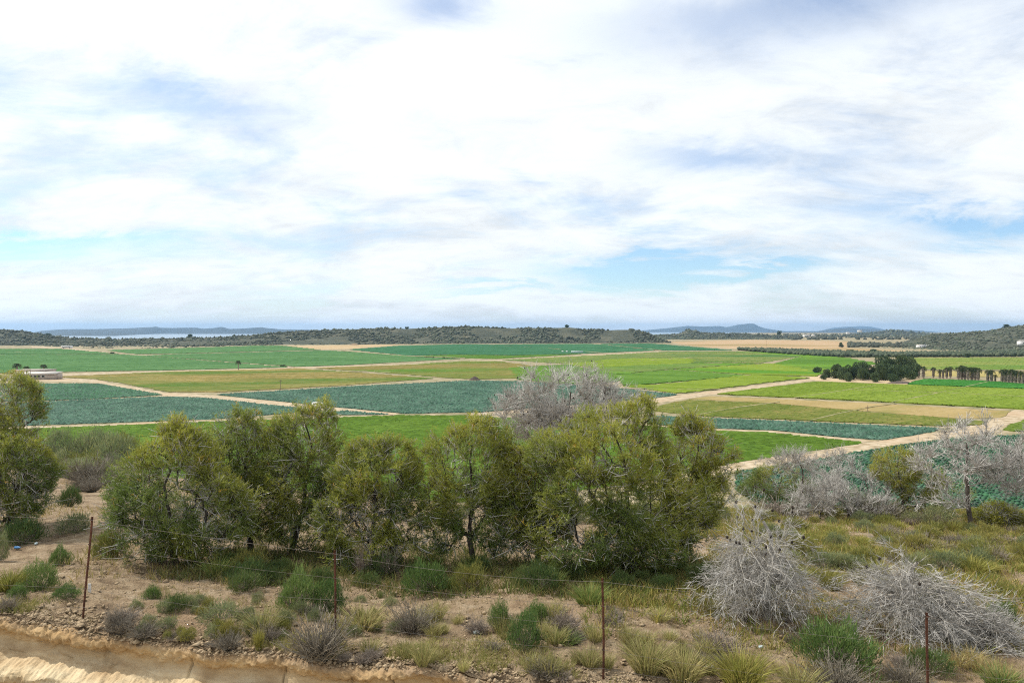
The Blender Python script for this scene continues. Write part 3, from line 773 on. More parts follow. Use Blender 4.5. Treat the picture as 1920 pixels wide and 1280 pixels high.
HILLS = []
HILLS.append(ridge('hill', [(-260, 612), (-100, 616), (0, 619.5), (30, 621), (75, 627), (95, 630), (130, 634), (250, 635), (330, 635), (400, 634), (440, 631), (500, 626), (560, 621), (640, 618),
                   (700, 616), (770, 616.5), (830, 614), (880, 612), (930, 614.5), (960, 616), (1000, 615), (1060, 613.5), (1078, 615), (1092, 618.5), (1140, 620.5), (1190, 619), (1206, 623), (1230, 631), (1262, 641)],
                   950, 1250, 1500, M['hill'], 'long low scrub covered mesa across the back of the plain', 'hill', 3.0, 55, 300, 56, 3, zfoot=-1, zback=-40,
                   foot_px=[(-260, 649), (60, 648), (200, 654), (330, 652), (480, 647.5), (640, 646), (860, 644.5), (1260, 643)]))
HILLS.append(ridge('hill', [(1150, 634), (1225, 628), (1275, 625), (1284, 619), (1292, 616), (1304, 619.5), (1312, 623), (1400, 626), (1440, 628), (1462, 628), (1476, 634), (1490, 638)],
                   1550, 1900, 2250, M['hill'], 'darker scrub ridge with a small pale knoll', 'hill', 3.0, 60, 200, 50, 5, zfoot=-1))
HILLS.append(ridge('hill', [(1640, 656), (1690, 645), (1720, 635), (1745, 627), (1800, 625.5), (1850, 620), (1890, 613), (1920, 610), (2000, 603), (2150, 596)],
                   700, 1100, 1500, M['hill'], 'grey green hillside rising at the right edge', 'hill', 4.0, 60, 240, 70, 7, zfoot=-1, foot_px=[(1640, 651), (1720, 655), (1800, 660), (1920, 662), (2150, 662)]))
HILLS.append(ridge('hill', [(1470, 636), (1500, 634), (1560, 630), (1600, 627), (1650, 623), (1672, 619), (1690, 620), (1720, 624), (1745, 627), (1800, 632)],
                   2100, 3300, 4200, M['hill'], 'hazy rolling hills dotted with white houses', 'hill', 8.0, 160, 200, 60, 9, zfoot=-1))
ridge('mountain', [(60, 624), (75, 620.5), (110, 617.5), (160, 616.6), (230, 616), (275, 613.6), (288, 613), (292, 611.8), (300, 614.5), (330, 615), (368, 613.8), (380, 616), (400, 615), (417, 612.6), (430, 616.8), (460, 616), (490, 614), (505, 616), (530, 617.5), (620, 619)],
      8200, 8800, 9800, M['mountain'], 'low blue coastal range across the sea', 'mountain', 8, 500, 140, 16, 13, zfoot=-33, foot_px=[(60, 622.5), (215, 622.5), (300, 620.6), (620, 620.6)])
ridge('mountain', [(1170, 622), (1200, 619), (1240, 616), (1290, 610.5), (1320, 612), (1350, 611), (1362, 613), (1385, 608), (1405, 606), (1414, 606.6), (1422, 611), (1432, 614.5), (1445, 617), (1470, 620.5), (1500, 625)],
      12500, 13500, 15500, M['mountain'], 'blue table topped mountain on the horizon', 'mountain', 12, 700, 140, 16, 17, zfoot=-45)
ridge('mountain', [(1400, 625), (1440, 622.5), (1500, 620), (1530, 620.3), (1560, 617), (1597, 613.6), (1610, 616), (1640, 616), (1660, 618.5), (1700, 618), (1750, 622), (1850, 629)],
      9000, 9800, 11500, M['mountain'], 'blue ridge right of the table mountain', 'mountain', 10, 500, 140, 16, 19, zfoot=-45)
ridge('mountain', [(1530, 622), (1565, 614), (1585, 612.2), (1600, 612), (1612, 610.8), (1630, 611.6), (1650, 615.5), (1670, 621), (1700, 623), (1712, 620.5), (1727, 619), (1740, 622), (1760, 627)],
      17000, 18500, 20500, M['mountain'], 'palest far peaks behind the blue ridge', 'mountain', 10, 800, 140, 16, 23, zfoot=-45)

# scrub on the hills: one mass per hill
ICO_V = None


def ico():
    import bmesh
    bm = bmesh.new(); bmesh.ops.create_icosphere(bm, subdivisions=1, radius=1.0)
    V = np.array([v.co[:] for v in bm.verts]); T = np.array([[v.index for v in f.verts] for f in bm.faces]); bm.free()
    return V, T


IV0, IT0 = ico()


OV = np.array([(1, 0, 0), (.31, .95, 0), (-.81, .59, 0), (-.81, -.59, 0), (.31, -.95, 0), (.1, .05, 1), (0, 0, -.7)], float)
OT = np.array([(i, (i + 1) % 5, 5) for i in range(5)] + [((i + 1) % 5, i, 6) for i in range(5)])


def blobs(P, rad, hgt, cols, jit=.28, low=False):
    n = len(P); IV, IT = (OV, OT) if low else (IV0, IT0)
    V = IV[None] * (1 + R.uniform(-jit, jit, (n, len(IV), 1)))
    V = V * np.stack([rad, rad, hgt], 1)[:, None, :]
    V = V + P[:, None, :]
    T = (IT[None] + (np.arange(n) * len(IV))[:, None, None]).reshape(-1, 3)
    C = np.repeat(cols[:, None, :], len(IV), 1).reshape(-1, 3)
    return V.reshape(-1, 3), T, C


for hi, (n, r0, r1_, lab) in enumerate(((9500, .8, 3.2, 'grey green scrub covering the long mesa'), (2200, 1.5, 4.0, 'dark scrub on the ridge with the knoll'),
                                       (4200, .7, 2.4, 'scattered scrub on the hillside at the right edge'), (1400, 3, 8, 'far scrub and groves on the hazy hills'))):
    X, D, Z = HILLS[hi]
    a, b = X.shape
    fi = R.uniform(0, a * .78 - 2, n); fj = R.uniform(0, b - 2, n)
    i, j = fi.astype(int), fj.astype(int)
    p = np.stack([X[i, j], D[i, j], Z[i, j]], 1)
    i2, j2 = np.minimum(i + 1, a - 1), np.minimum(j + 1, b - 1)
    w = (fi - i)[:, None]; w2 = (fj - j)[:, None]
    pa = np.stack([X[i2, j], D[i2, j], Z[i2, j]], 1); pb = np.stack([X[i, j2], D[i, j2], Z[i, j2]], 1)
    p = p + (pa - p) * w + (pb - p) * w2
    k = vnoise(p[:, 0] / 45, p[:, 1] / 60, 77) > -0.22
    p = p[k]
    r = R.uniform(r0, r1_, len(p)) * R.uniform(.6, 1.2, len(p)); hh = r * R.uniform(.55, .95, len(p))
    c = np.array([[1, 1, 1], [.85, .9, .88], [1.15, 1.12, 1.05], [.9, 1, .92]])[R.integers(0, 4, len(p))] * R.uniform(.8, 1.25, (len(p), 1)) * (1 + .5 * vnoise(p[:, 0] / 90, p[:, 1] / 90, 5))[:, None]
    V, T, C = blobs(p + np.stack([0 * hh, 0 * hh, hh * .25], 1), r, hh, c, .35, True)
    tag(obj('hill_scrub', make_mesh('hill_scrub', V, T, col=C, mats=[M['scrub']])), lab, 'scrub', None, 'stuff')


def hill_top(hi, px, back=0.0):
    X, D, Z = HILLS[hi]; k = 0
    r = int(np.argmax(np.abs(0)));
    row = {0: 55, 1: 49, 2: 69, 3: 59}[hi]
    u = (px - 960) / F; j = int(np.argmin(np.abs(X[row] / D[row] - u)))
    return np.array([X[row, j], D[row, j], Z[row, j]])


# ------------------------------------------------------------------ trees
def crown_points(rng, lobes, n, inner=0.25):
    """points in a union of ellipsoids (cx,cy,cz,rx,ry,rz), denser towards the shell"""
    L = np.array(lobes); vol = (L[:, 3] * L[:, 4] * L[:, 5]) ** .72; vol = vol / vol.sum()
    k = rng.choice(len(L), n, p=vol)
    d = rdir(n, rng); r = rng.uniform(inner, 1, n) ** 0.45
    r = r * (1 + .42 * fbm(d[:, 0] * 2.6 + k * 7, d[:, 2] * 2.2 + d[:, 1] * 3, 3, 3))
    return L[k, :3] + d * r[:, None] * L[k, 3:], r


def grow(rng, trunk, targets, k=6, up=0.5, wig=0.05, tip=.006, expo=.44):
    """every target is joined to the nearest earlier branch by a bent limb"""
    NP_ = [np.asarray(p, float) for p in trunk]; par = [-1] + list(range(len(trunk) - 1))
    plen = [0.0]
    for i in range(1, len(trunk)): plen.append(plen[-1] + np.linalg.norm(NP_[i] - NP_[i - 1]))
    dirs = [unit(NP_[min(i + 1, len(trunk) - 1)] - NP_[max(i - 1, 0)]) for i in range(len(trunk))]
    lo = max(1, int(len(trunk) * .3))
    N = np.zeros((len(trunk) + len(targets) * (k - 1), 3)); N[:len(trunk)] = NP_
    PLn = np.zeros(len(N)); PLn[:len(trunk)] = plen
    Dr = np.zeros_like(N); Dr[:len(trunk)] = dirs
    par += [0] * (len(N) - len(par)); cnt = len(trunk); paths = []; pidx = []
    order = np.argsort(np.linalg.norm(targets - NP_[lo], axis=1))
    for t in targets[order]:
        v = t - N[lo:cnt]; dist = np.linalg.norm(v, axis=1)
        cost = dist + .12 * PLn[lo:cnt] + up * np.maximum(0, -v[:, 2]) - .25 * (v * Dr[lo:cnt]).sum(1)
        j = lo + int(np.argmin(cost)); L = dist[j - lo]
        p0 = N[j]; c1 = p0 + unit(Dr[j] + .8 * (t - p0) / (L + 1e-6)) * L * .45
        s = np.linspace(0, 1, k)[:, None]
        P = (1 - s) ** 2 * p0 + 2 * s * (1 - s) * c1 + s * s * t
        P[1:-1] += rng.normal(0, wig * L, (k - 2, 3))
        ids = [j]
        for q in range(1, k):
            N[cnt] = P[q]; Dr[cnt] = unit(P[q] - P[q - 1]); PLn[cnt] = PLn[ids[-1]] + np.linalg.norm(P[q] - P[q - 1]); par[cnt] = ids[-1]
            ids.append(cnt); cnt += 1
        paths.append(P); pidx.append(ids)
    flow = np.zeros(len(N)); 
    for ids in pidx: flow[ids[-1]] += 1
    for i in range(len(N) - 1, len(trunk) - 1, -1): flow[par[i]] += flow[i]
    for i in range(len(trunk) - 1, 0, -1): flow[i - 1] += flow[i]
    rad = tip * np.maximum(flow, 1) ** expo
    Rp = np.array([[min(rad[a], rad[ids[1]] * 1.15) for a in ids] for ids in pidx])
    return N, Dr, rad, np.array(paths), Rp


def lobes_px(base, d, specs, depth=.85, grow_=1.0):
    """ellipsoids (relative to base) from photo outlines at the tree's own distance"""
    out = []
    for px, py, rx, ry in specs:
        c = at_depth(px, py, d) - base
        out.append((c[0], c[1], c[2], grow_ * rx * d / F, grow_ * rx * d / F * depth, grow_ * ry * d / F))
    return out


def trunk_path(rng, top, lean=(0, 0), n=9, wig=.04):
    s = np.linspace(0, 1, n)[:, None]
    P = np.array([[0, 0, -0.25]]) * (1 - s) + s * np.asarray(top)[None]
    P[1:-1, 0] += np.cumsum(rng.normal(0, wig, n - 2)); P[1:-1, 1] += np.cumsum(rng.normal(0, wig, n - 2))
    P[1:, 0] += lean[0] * s[1:, 0] * (1 - s[1:, 0]); P[1:, 1] += lean[1] * s[1:, 0] * (1 - s[1:, 0])
    return P


def split_tubes(g, P, Rr, thick=.03):
    big = Rr[:, 0] > thick
    for k, sd in ((big, 6), (~big, 3)):
        if k.any():
            V, Q = tubes(P[k], Rr[k], sd); g.add(V, quads=Q)


def pine(name, base, lobes, label, seed, trunk_top=None, lean=(0, 0), ntuft=6500, nlimb=150, dens=1.0, green=0.0, extra=(), trunk_r=None, group='green pines behind the fence'):
    rng = np.random.default_rng(seed); ntuft = int(ntuft * 1.25); nlimb = int(nlimb * 1.9)
    L = np.array(lobes)
    if trunk_top is None:
        big = L[np.argmax(L[:, 3] * L[:, 5])]; trunk_top = big[:3] + np.array([0, 0, big[5] * .45])
    trunk = trunk_path(rng, trunk_top, lean)
    tg, _ = crown_points(rng, lobes, nlimb, .2)
    tg = tg[tg[:, 2] > .15]
    if len(extra): tg = np.concatenate([np.array(extra, float), tg])
    N, Dr, rad, P, Rp = grow(rng, trunk, tg, tip=.0062)
    root = bpy.data.objects.new(name, None); COL.objects.link(root); root.location = base
    tag(root, label, 'tree', group)
    g = Geo(); tr = rad[:len(trunk)].copy()
    tr = np.maximum(tr, .02); tr[0] *= 1.35
    if trunk_r: tr *= trunk_r / tr[1]
    V, Q = tubes(trunk[None], tr[None], 10); g.add(V, quads=Q)
    obj('trunk', g.mesh('trunk', M['bark'], True), root)
    g = Geo(); split_tubes(g, P, Rp)
    tag(obj('branches', g.mesh('branches', M['bark']), root), kind='stuff')
    # foliage: shoots round the outer branch nodes
    nodes = N[len(trunk):]; nd = Dr[len(trunk):]
    ctr = np.average(L[:, :3], axis=0, weights=L[:, 3] * L[:, 5])
    def depthness(p):
        q = np.sqrt((((p[:, None, :] - L[None, :, :3]) / L[None, :, 3:]) ** 2).sum(2)).min(1); return q
    q = depthness(nodes)
    zmin, zmax = (L[:, 2] - L[:, 5]).min(), (L[:, 2] + L[:, 5]).max()
    w = np.clip((q - .45) / .4, 0.01, 1.0) * np.clip((nodes[:, 2] - zmin) / (zmax - zmin) * 1.5 + .45, .1, 1)
    k = rng.choice(len(nodes), ntuft, p=w / w.sum())
    off = unit(rdir(ntuft, rng) + nd[k] * .6 + unit(nodes[k] - ctr) * .5 + np.array([0, 0, .35]))
    ln = rng.uniform(.05, .34, ntuft) * (1 if dens >= 1 else .9)
    tip = nodes[k] + off * ln[:, None]
    # the rest of the shoots fill the outer shell of the crown, with gaps of their own
    ns = int(ntuft * .58); sp, _ = crown_points(rng, lobes, ns * 3, .62)
    qs = depthness(sp); gap = fbm(sp[:, 0] * 1.7 + seed, sp[:, 2] * 1.7 + sp[:, 1] * 1.3, 3, seed + 5)
    sp = sp[(qs > .55) & (gap > -.03) & (sp[:, 2] > .05)][:ns]; ns = len(sp)
    tip[:ns] = sp; off[:ns] = unit(unit(sp - ctr) + rdir(ns, rng) * .6 + np.array([0, 0, .35])); ln[:ns] = rng.uniform(.05, .22, ns)
    # twigs, some bare and pale
    tw = rng.random(ntuft) < .28
    g = Geo()
    s = np.linspace(0, 1, 3)[None, :, None]
    Pt = (tip - off * ln[:, None])[tw][:, None, :] + off[tw][:, None, :] * ln[tw][:, None, None] * s
    V, Q = ribbons(Pt, np.full(Pt.shape[:2], .0055)); g.add(V, quads=Q)
    low = np.where((q < .75) | (nodes[:, 2] < zmin + .4 * (zmax - zmin)))[0]
    nd_ = 1150
    kk = rng.choice(low, nd_)
    dd = unit(rdir(nd_, rng) + nd[kk] * .9); l2 = rng.uniform(.15, .6, nd_)
    s4 = np.linspace(0, 1, 4)[None, :, None]
    bendv = rdir(nd_, rng) * .25
    Pt = nodes[kk][:, None, :] + (dd[:, None, :] * s4 + bendv[:, None, :] * s4 ** 2) * l2[:, None, None]
    V, Q = ribbons(Pt, np.repeat(np.array([[.007, .006, .005, .003]]), nd_, 0)); g.add(V, quads=Q)
    obj('twigs', g.mesh('twigs', M['twig']), root)
    nb = 6
    pos = np.repeat(tip, nb, 0) - np.repeat(off, nb, 0) * rng.uniform(0, .12, (ntuft * nb, 1))
    dr = unit(np.repeat(off, nb, 0) * .55 + rdir(ntuft * nb, rng) * .85 + np.array([0, 0, .18]))
    V, T = blades(pos, dr, rng.uniform(.06, .13, ntuft * nb), rng.uniform(.011, .020, ntuft * nb), rng)
    # colour: limbs and shoots vary yellow-green to deep green, with highlights painted towards the top
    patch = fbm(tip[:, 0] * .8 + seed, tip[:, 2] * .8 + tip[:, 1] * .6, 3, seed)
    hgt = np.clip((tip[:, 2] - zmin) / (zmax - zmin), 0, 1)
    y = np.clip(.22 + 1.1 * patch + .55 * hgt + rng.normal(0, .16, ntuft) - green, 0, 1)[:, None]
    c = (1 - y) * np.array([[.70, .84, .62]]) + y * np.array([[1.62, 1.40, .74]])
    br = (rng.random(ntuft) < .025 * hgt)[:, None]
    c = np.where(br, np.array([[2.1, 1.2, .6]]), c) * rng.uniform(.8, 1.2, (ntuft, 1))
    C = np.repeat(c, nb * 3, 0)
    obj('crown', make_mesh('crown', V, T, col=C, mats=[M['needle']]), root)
    return root


def dead_tree(name, base, lobes, label, seed, trunk_top, nlimb=120, ntwig=1600, lean=(0, 0), trunk_r=.09, cones=0, extra=(), up=.3, twl=(.25, .6), tone=1.0, group=None, wood='dead', tmul=1.0, cat='tree'):
    rng = np.random.default_rng(seed)
    trunk = trunk_path(rng, trunk_top, lean)
    tg, _ = crown_points(rng, lobes, nlimb, .3)
    if len(extra): tg = np.concatenate([np.array(extra, float), tg])
    N, Dr, rad, P, Rp = grow(rng, trunk, tg, tip=.007 * tmul, up=up, wig=.06)
    root = bpy.data.objects.new(name, None); COL.objects.link(root); root.location = base
    tag(root, label, cat, group)
    tr = np.maximum(rad[:len(trunk)], .015); tr = tr * trunk_r / tr[1]; tr[0] *= 1.3
    g = Geo(); V, Q = tubes(trunk[None], tr[None], 9); g.add(V, quads=Q)
    obj('trunk', g.mesh('trunk', M['deadbark'], True), root)
    g = Geo(); big = Rp[:, 0] > .03
    for k, sd in ((big, 6), (~big, 3)):
        if k.any():
            V, Q = tubes(P[k], Rp[k], sd); g.add(V, quads=Q, col=np.array((.8, .78, .76)) * tone)
    tag(obj('branches', g.mesh('branches', M[wood]), root), kind='stuff')
    g = Geo()
    nodes = N[len(trunk):]; nd = Dr[len(trunk):]
    tips = twig_spray(g, rng, nodes, nd, ntwig, twl, .0062 * tmul, tone)
    obj('twigs', g.mesh('twigs', M[wood]), root)
    if cones:
        g = Geo(); ck = rng.choice(len(tips), cones)
        pp = tips[ck]
        V, T, C = blobs(pp, np.full(cones, .035), np.full(cones, .045), np.ones((cones, 3)), .15, True); g.add(V, tris=T)
        tag(obj('cones', g.mesh('cones', M['cone']), root), kind='stuff')
    return root


def twig_spray(g, rng, nodes, nd, n, twl, r, tone=1.0, grav=0.0, sub=3):
    k = rng.choice(len(nodes), n)
    d = unit(nd[k] * 1.1 + rdir(n, rng) * .8 + np.array([0, 0, .25 - grav]))
    l = rng.uniform(twl[0], twl[1], n)
    s4 = np.linspace(0, 1, 4)[None, :, None]
    bv = rdir(n, rng) * .28 + np.array([0, 0, .12 - grav])
    P = nodes[k][:, None, :] + (d[:, None, :] * s4 + bv[:, None, :] * s4 ** 2) * l[:, None, None]
    tn = tone * rng.uniform(.75, 1.15, (n, 1))
    V, Q = ribbons(P, np.repeat(np.array([[1.2, 1., .8, .5]]) * r, n, 0))
    g.add(V, quads=Q, col=np.repeat(tn * np.ones((1, 3)), 8, 0))
    m = n * sub
    kk = np.repeat(np.arange(n), sub); f = rng.uniform(.25, .95, m)
    j = np.minimum((f * 3).astype(int), 2)
    st = P[kk, j] + (P[kk, j + 1] - P[kk, j]) * (f * 3 - j)[:, None]
    d2 = unit(unit(P[kk, j + 1] - P[kk, j]) + rdir(m, rng) * .7 + np.array([0, 0, .1 - grav]))
    l2 = l[kk] * rng.uniform(.25, .55, m)
    s3 = np.linspace(0, 1, 3)[None, :, None]
    P2 = st[:, None, :] + (d2[:, None, :] * s3 + rdir(m, rng)[:, None, :] * .2 * s3 ** 2) * l2[:, None, None]
    V, Q = ribbons(P2, np.repeat(np.array([[.8, .65, .4]]) * r, m, 0))
    g.add(V, quads=Q, col=np.repeat(np.repeat(tn, sub, 0) * np.ones((1, 3)), 6, 0))
    return P2[:, -1]


def gp(px, py):
    return ground(px, py)


# the row of green pines behind the fence
def pine_at(bpx, bpy, specs, label, seed, dd=None, **kw):
    b = gp(bpx, bpy); d = b[1] if dd is None else b[1] + dd
    return pine('pine_tree', b, lobes_px(b, d, specs, grow_=1.08), label, seed, **kw)


PINES = [
    (40, 985, [(5, 790, 78, 72), (12, 755, 62, 55), (-40, 830, 90, 80)], 'pine at the left edge reaching up before the farmhouse', 101, dict(ntuft=6500)),
    (20, 1000, [(45, 880, 62, 70), (-20, 900, 80, 80), (20, 940, 60, 40)], 'lower bushy pine at the left edge', 102, dict(ntuft=6000)),
    (330, 1062, [(320, 930, 100, 100), (335, 850, 65, 55), (262, 950, 60, 70), (400, 950, 65, 75), (338, 810, 28, 25), (260, 1010, 60, 35), (350, 1010, 70, 30)], 'leftmost full pine, dark and rounded, beside the sandy gap', 103, dict(ntuft=9000, green=.15)),
    (470, 1035, [(455, 850, 58, 75), (420, 890, 60, 60), (480, 930, 60, 60), (442, 815, 46, 42), (440, 980, 50, 30)], 'slender pine with bare lower trunk between two fuller pines', 104, dict(ntuft=5500)),
    (545, 1040, [(575, 840, 68, 80), (560, 900, 75, 70), (525, 860, 55, 60), (620, 900, 40, 60), (585, 802, 60, 46), (570, 980, 70, 40), (510, 960, 45, 45)], 'tall pine with forked dark trunk left of the green gap', 105, dict(ntuft=8500)),
    (690, 1062, [(705, 900, 75, 70), (690, 960, 70, 70), (645, 970, 50, 60), (745, 870, 45, 40), (690, 850, 40, 30), (700, 1020, 80, 30), (760, 960, 45, 60)], 'dark dense low pine below the bright green gap', 106, dict(ntuft=8000, green=.12)),
    (885, 1060, [(885, 870, 85, 75), (900, 820, 50, 40), (860, 920, 70, 60), (950, 900, 60, 70), (940, 985, 55, 50), (800, 930, 55, 55), (960, 1020, 50, 30), (820, 1000, 50, 35), (880, 960, 70, 45)], 'pine with bare crooked lower limbs in the middle', 107, dict(ntuft=9500)),
    (1185, 1082, [(1150, 850, 110, 85), (1190, 800, 60, 48), (1080, 900, 80, 90), (1200, 930, 100, 90), (1110, 990, 110, 60), (1030, 850, 45, 45), (1180, 1020, 90, 30), (1070, 1040, 70, 25)], 'biggest pine, broad crown in front of the bare grey tree', 108, dict(ntuft=14000, nlimb=220)),
    (1240, 1060, [(1310, 840, 50, 50), (1290, 800, 30, 25), (1340, 880, 40, 45), (1280, 910, 50, 50), (1265, 870, 40, 50), (1330, 935, 45, 40), (1270, 980, 60, 40), (1250, 1030, 50, 30)], 'pine with leaning dark trunk at the right end of the row', 109, dict(ntuft=6500, lean=(.25, 0))),
    (1010, 1060, [(1000, 900, 60, 60), (985, 960, 55, 60), (1030, 975, 50, 50)], 'small yellowish pine filling between the two largest', 110, dict(ntuft=5000)),
]
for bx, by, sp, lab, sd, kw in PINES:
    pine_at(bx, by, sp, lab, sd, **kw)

# green bushy trees on the right slope
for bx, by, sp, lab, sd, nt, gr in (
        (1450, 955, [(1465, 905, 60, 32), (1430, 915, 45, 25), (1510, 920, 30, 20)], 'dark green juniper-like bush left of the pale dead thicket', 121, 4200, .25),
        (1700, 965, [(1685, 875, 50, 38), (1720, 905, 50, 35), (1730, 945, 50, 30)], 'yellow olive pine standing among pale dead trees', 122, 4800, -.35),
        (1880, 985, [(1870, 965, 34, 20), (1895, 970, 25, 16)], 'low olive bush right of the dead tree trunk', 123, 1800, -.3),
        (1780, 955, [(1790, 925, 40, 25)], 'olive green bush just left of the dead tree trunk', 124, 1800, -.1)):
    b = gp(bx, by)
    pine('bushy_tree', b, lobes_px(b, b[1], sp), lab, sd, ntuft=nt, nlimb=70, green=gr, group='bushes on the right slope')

# dead trees
b = gp(1045, 985) ; b = at_depth(1050, 985, 29.0); b[2] = float(terrain(b[0], b[1]))
dead_tree('dead_tree', b, lobes_px(b, 29.0, [(1065, 745, 95, 55), (990, 770, 60, 45), (1140, 760, 55, 40), (1020, 805, 70, 40), (1200, 748, 22, 10), (1060, 800, 90, 30)]), 'big bare grey tree rising behind the broadest pine', 201,
          at_depth(1070, 735, 29.0) - b, nlimb=240, ntwig=5200, trunk_r=.13, cones=130, tone=1.08, twl=(.25, .65))
b = gp(1818, 986); d = b[1]
dead_tree('dead_tree', b, lobes_px(b, d, [(1820, 810, 60, 22), (1780, 860, 75, 40), (1850, 850, 70, 40), (1870, 890, 55, 30), (1770, 930, 50, 25)]), 'lone dead tree with a clean dark trunk on the right slope', 202,
          at_depth(1812, 830, d) - b, nlimb=120, ntwig=1900, trunk_r=.085, tone=1.05, extra=[at_depth(1745, 850, d) - b, at_depth(1720, 945, d) - b, at_depth(1880, 905, d + .4) - b], twl=(.2, .55), tmul=1.1)
b = gp(1935, 990); d = b[1]
dead_tree('dead_tree', b, lobes_px(b, d, [(1915, 880, 50, 40), (1950, 850, 60, 50), (1895, 900, 40, 35)]), 'bare grey tree cut by the right edge', 203, at_depth(1935, 870, d) - b, nlimb=80, ntwig=1500, trunk_r=.07, twl=(.2, .55), tone=1.05)
for bx, by, sp, lab, sd in ((1620, 965, [(1615, 890, 55, 40), (1570, 880, 45, 35), (1640, 920, 50, 35)], 'pale dead tree with spreading bare twigs below the earth road', 204),
                            (1500, 960, [(1500, 870, 40, 25), (1540, 885, 45, 30), (1470, 860, 30, 20)], 'bleached dead thicket behind the dark green bush', 205),
                            (1590, 975, [(1580, 940, 50, 25), (1640, 950, 40, 25)], 'low pile of grey dead branches below the bare trees', 206),
                            (1430, 945, [(1430, 880, 40, 24), (1395, 905, 30, 26)], 'bare grey twigs beside the right end of the pine row', 207),
                            (1540, 972, [(1545, 925, 45, 28), (1510, 945, 36, 20)], 'dense pale dead thicket above the brown scrub', 210)):
    b = gp(bx, by); d = b[1]
    dead_tree('dead_tree', b, lobes_px(b, d, sp), lab, sd, at_depth(sp[0][0], sp[0][1], d) - b, nlimb=60, ntwig=1250, trunk_r=.05, twl=(.2, .55), tone=1.02, tmul=.85)


def dead_mound(base, rx, ry, hgt, label, seed, top=(0, 0), nstr=120, cones=0):
    """a bleached collapsed pine: arching limbs that droop to the ground all round"""
    rng = np.random.default_rng(seed)
    root = bpy.data.objects.new('fallen_dead_tree', None); COL.objects.link(root); root.location = base
    tag(root, label, 'dead tree', 'bleached collapsed pines by the fence')
    a = rng.uniform(0, 2 * np.pi, nstr); k = 8
    s = np.linspace(0, 1, k)
    reach = rng.uniform(.30, 1.08, nstr); rise = rng.uniform(.15, 1.08, nstr) ** .8 * hgt
    lean = rng.uniform(0, 1, nstr)
    st = np.stack([top[0] * lean + rng.normal(0, .15 * rx, nstr), top[1] * lean + rng.normal(0, .15 * ry, nstr), .05 + lean * .75 * hgt * rng.uniform(.3, 1, nstr)], 1)
    end = np.stack([np.cos(a) * rx * reach + top[0] * .3, np.sin(a) * ry * reach, np.maximum(.03, rise * rng.uniform(.0, 1.0, nstr) * (1.25 - .75 * reach))], 1)
    mid = st * .45 + end * .55 + rng.normal(0, .12, (nstr, 3)); mid[:, 2] = np.maximum(st[:, 2], end[:, 2]) + rng.uniform(.0, .35, nstr) * hgt * .6
    S = s[None, :, None]
    P = (1 - S) ** 2 * st[:, None] + 2 * S * (1 - S) * mid[:, None] + S * S * end[:, None]
    P[:, 1:, :] += np.cumsum(rng.normal(0, .034, (nstr, k - 1, 3)), 1)
    g = Geo()
    V, Q = tubes(P, np.linspace(1, .35, k)[None] * rng.uniform(.004, .012, (nstr, 1)), 4); g.add(V, quads=Q, col=(.80, .78, .73))
    tl = trunk_path(rng, (top[0] + .2, top[1], hgt * .75), (0.2, 0.1))
    V, Q = tubes(tl[None], np.linspace(.09, .03, len(tl))[None], 8)
    g2 = Geo(); g2.add(V, quads=Q, col=(.8, .78, .75))
    obj('trunk', g2.mesh('trunk', M['dead'], True), root)
    obj('limbs', g.mesh('limbs', M['dead']), root)
    nodes = P[:, 2:, :].reshape(-1, 3); nd = unit(np.gradient(P, axis=1))[:, 2:, :].reshape(-1, 3)
    g = Geo()
    tips = twig_spray(g, rng, nodes, nd, int(26 * nstr), (.12, .40), .0029, .88, grav=.10, sub=3)
    obj('twigs', g.mesh('twigs', M['dead']), root)
    if cones:
        hi = tips[tips[:, 2] > hgt * .6]; pp = hi[rng.choice(len(hi), cones)]
        g = Geo(); V, T, C = blobs(pp, np.full(cones, .028), np.full(cones, .036), np.ones((cones, 3)), .15); g.add(V, tris=T)
        tag(obj('cones', g.mesh('cones', M['cone']), root), kind='stuff')


b = gp(1430, 1165); dead_mound(b, 1.3, 1.2, 2.5, 'bleached collapsed pine with dark cones at the end of the green row', 301, (-.1, .3), 150, 26)
b = gp(1715, 1200); dead_mound(b, 1.65, 1.3, 1.75, 'largest mound of white dead branches behind the rightmost post', 302, (0, .3), 170, 4)
b = gp(1850, 1215); dead_mound(b, .75, .6, .7, 'low pale dead boughs spilling right of the rightmost post', 303, (0, .1), 60, 0)

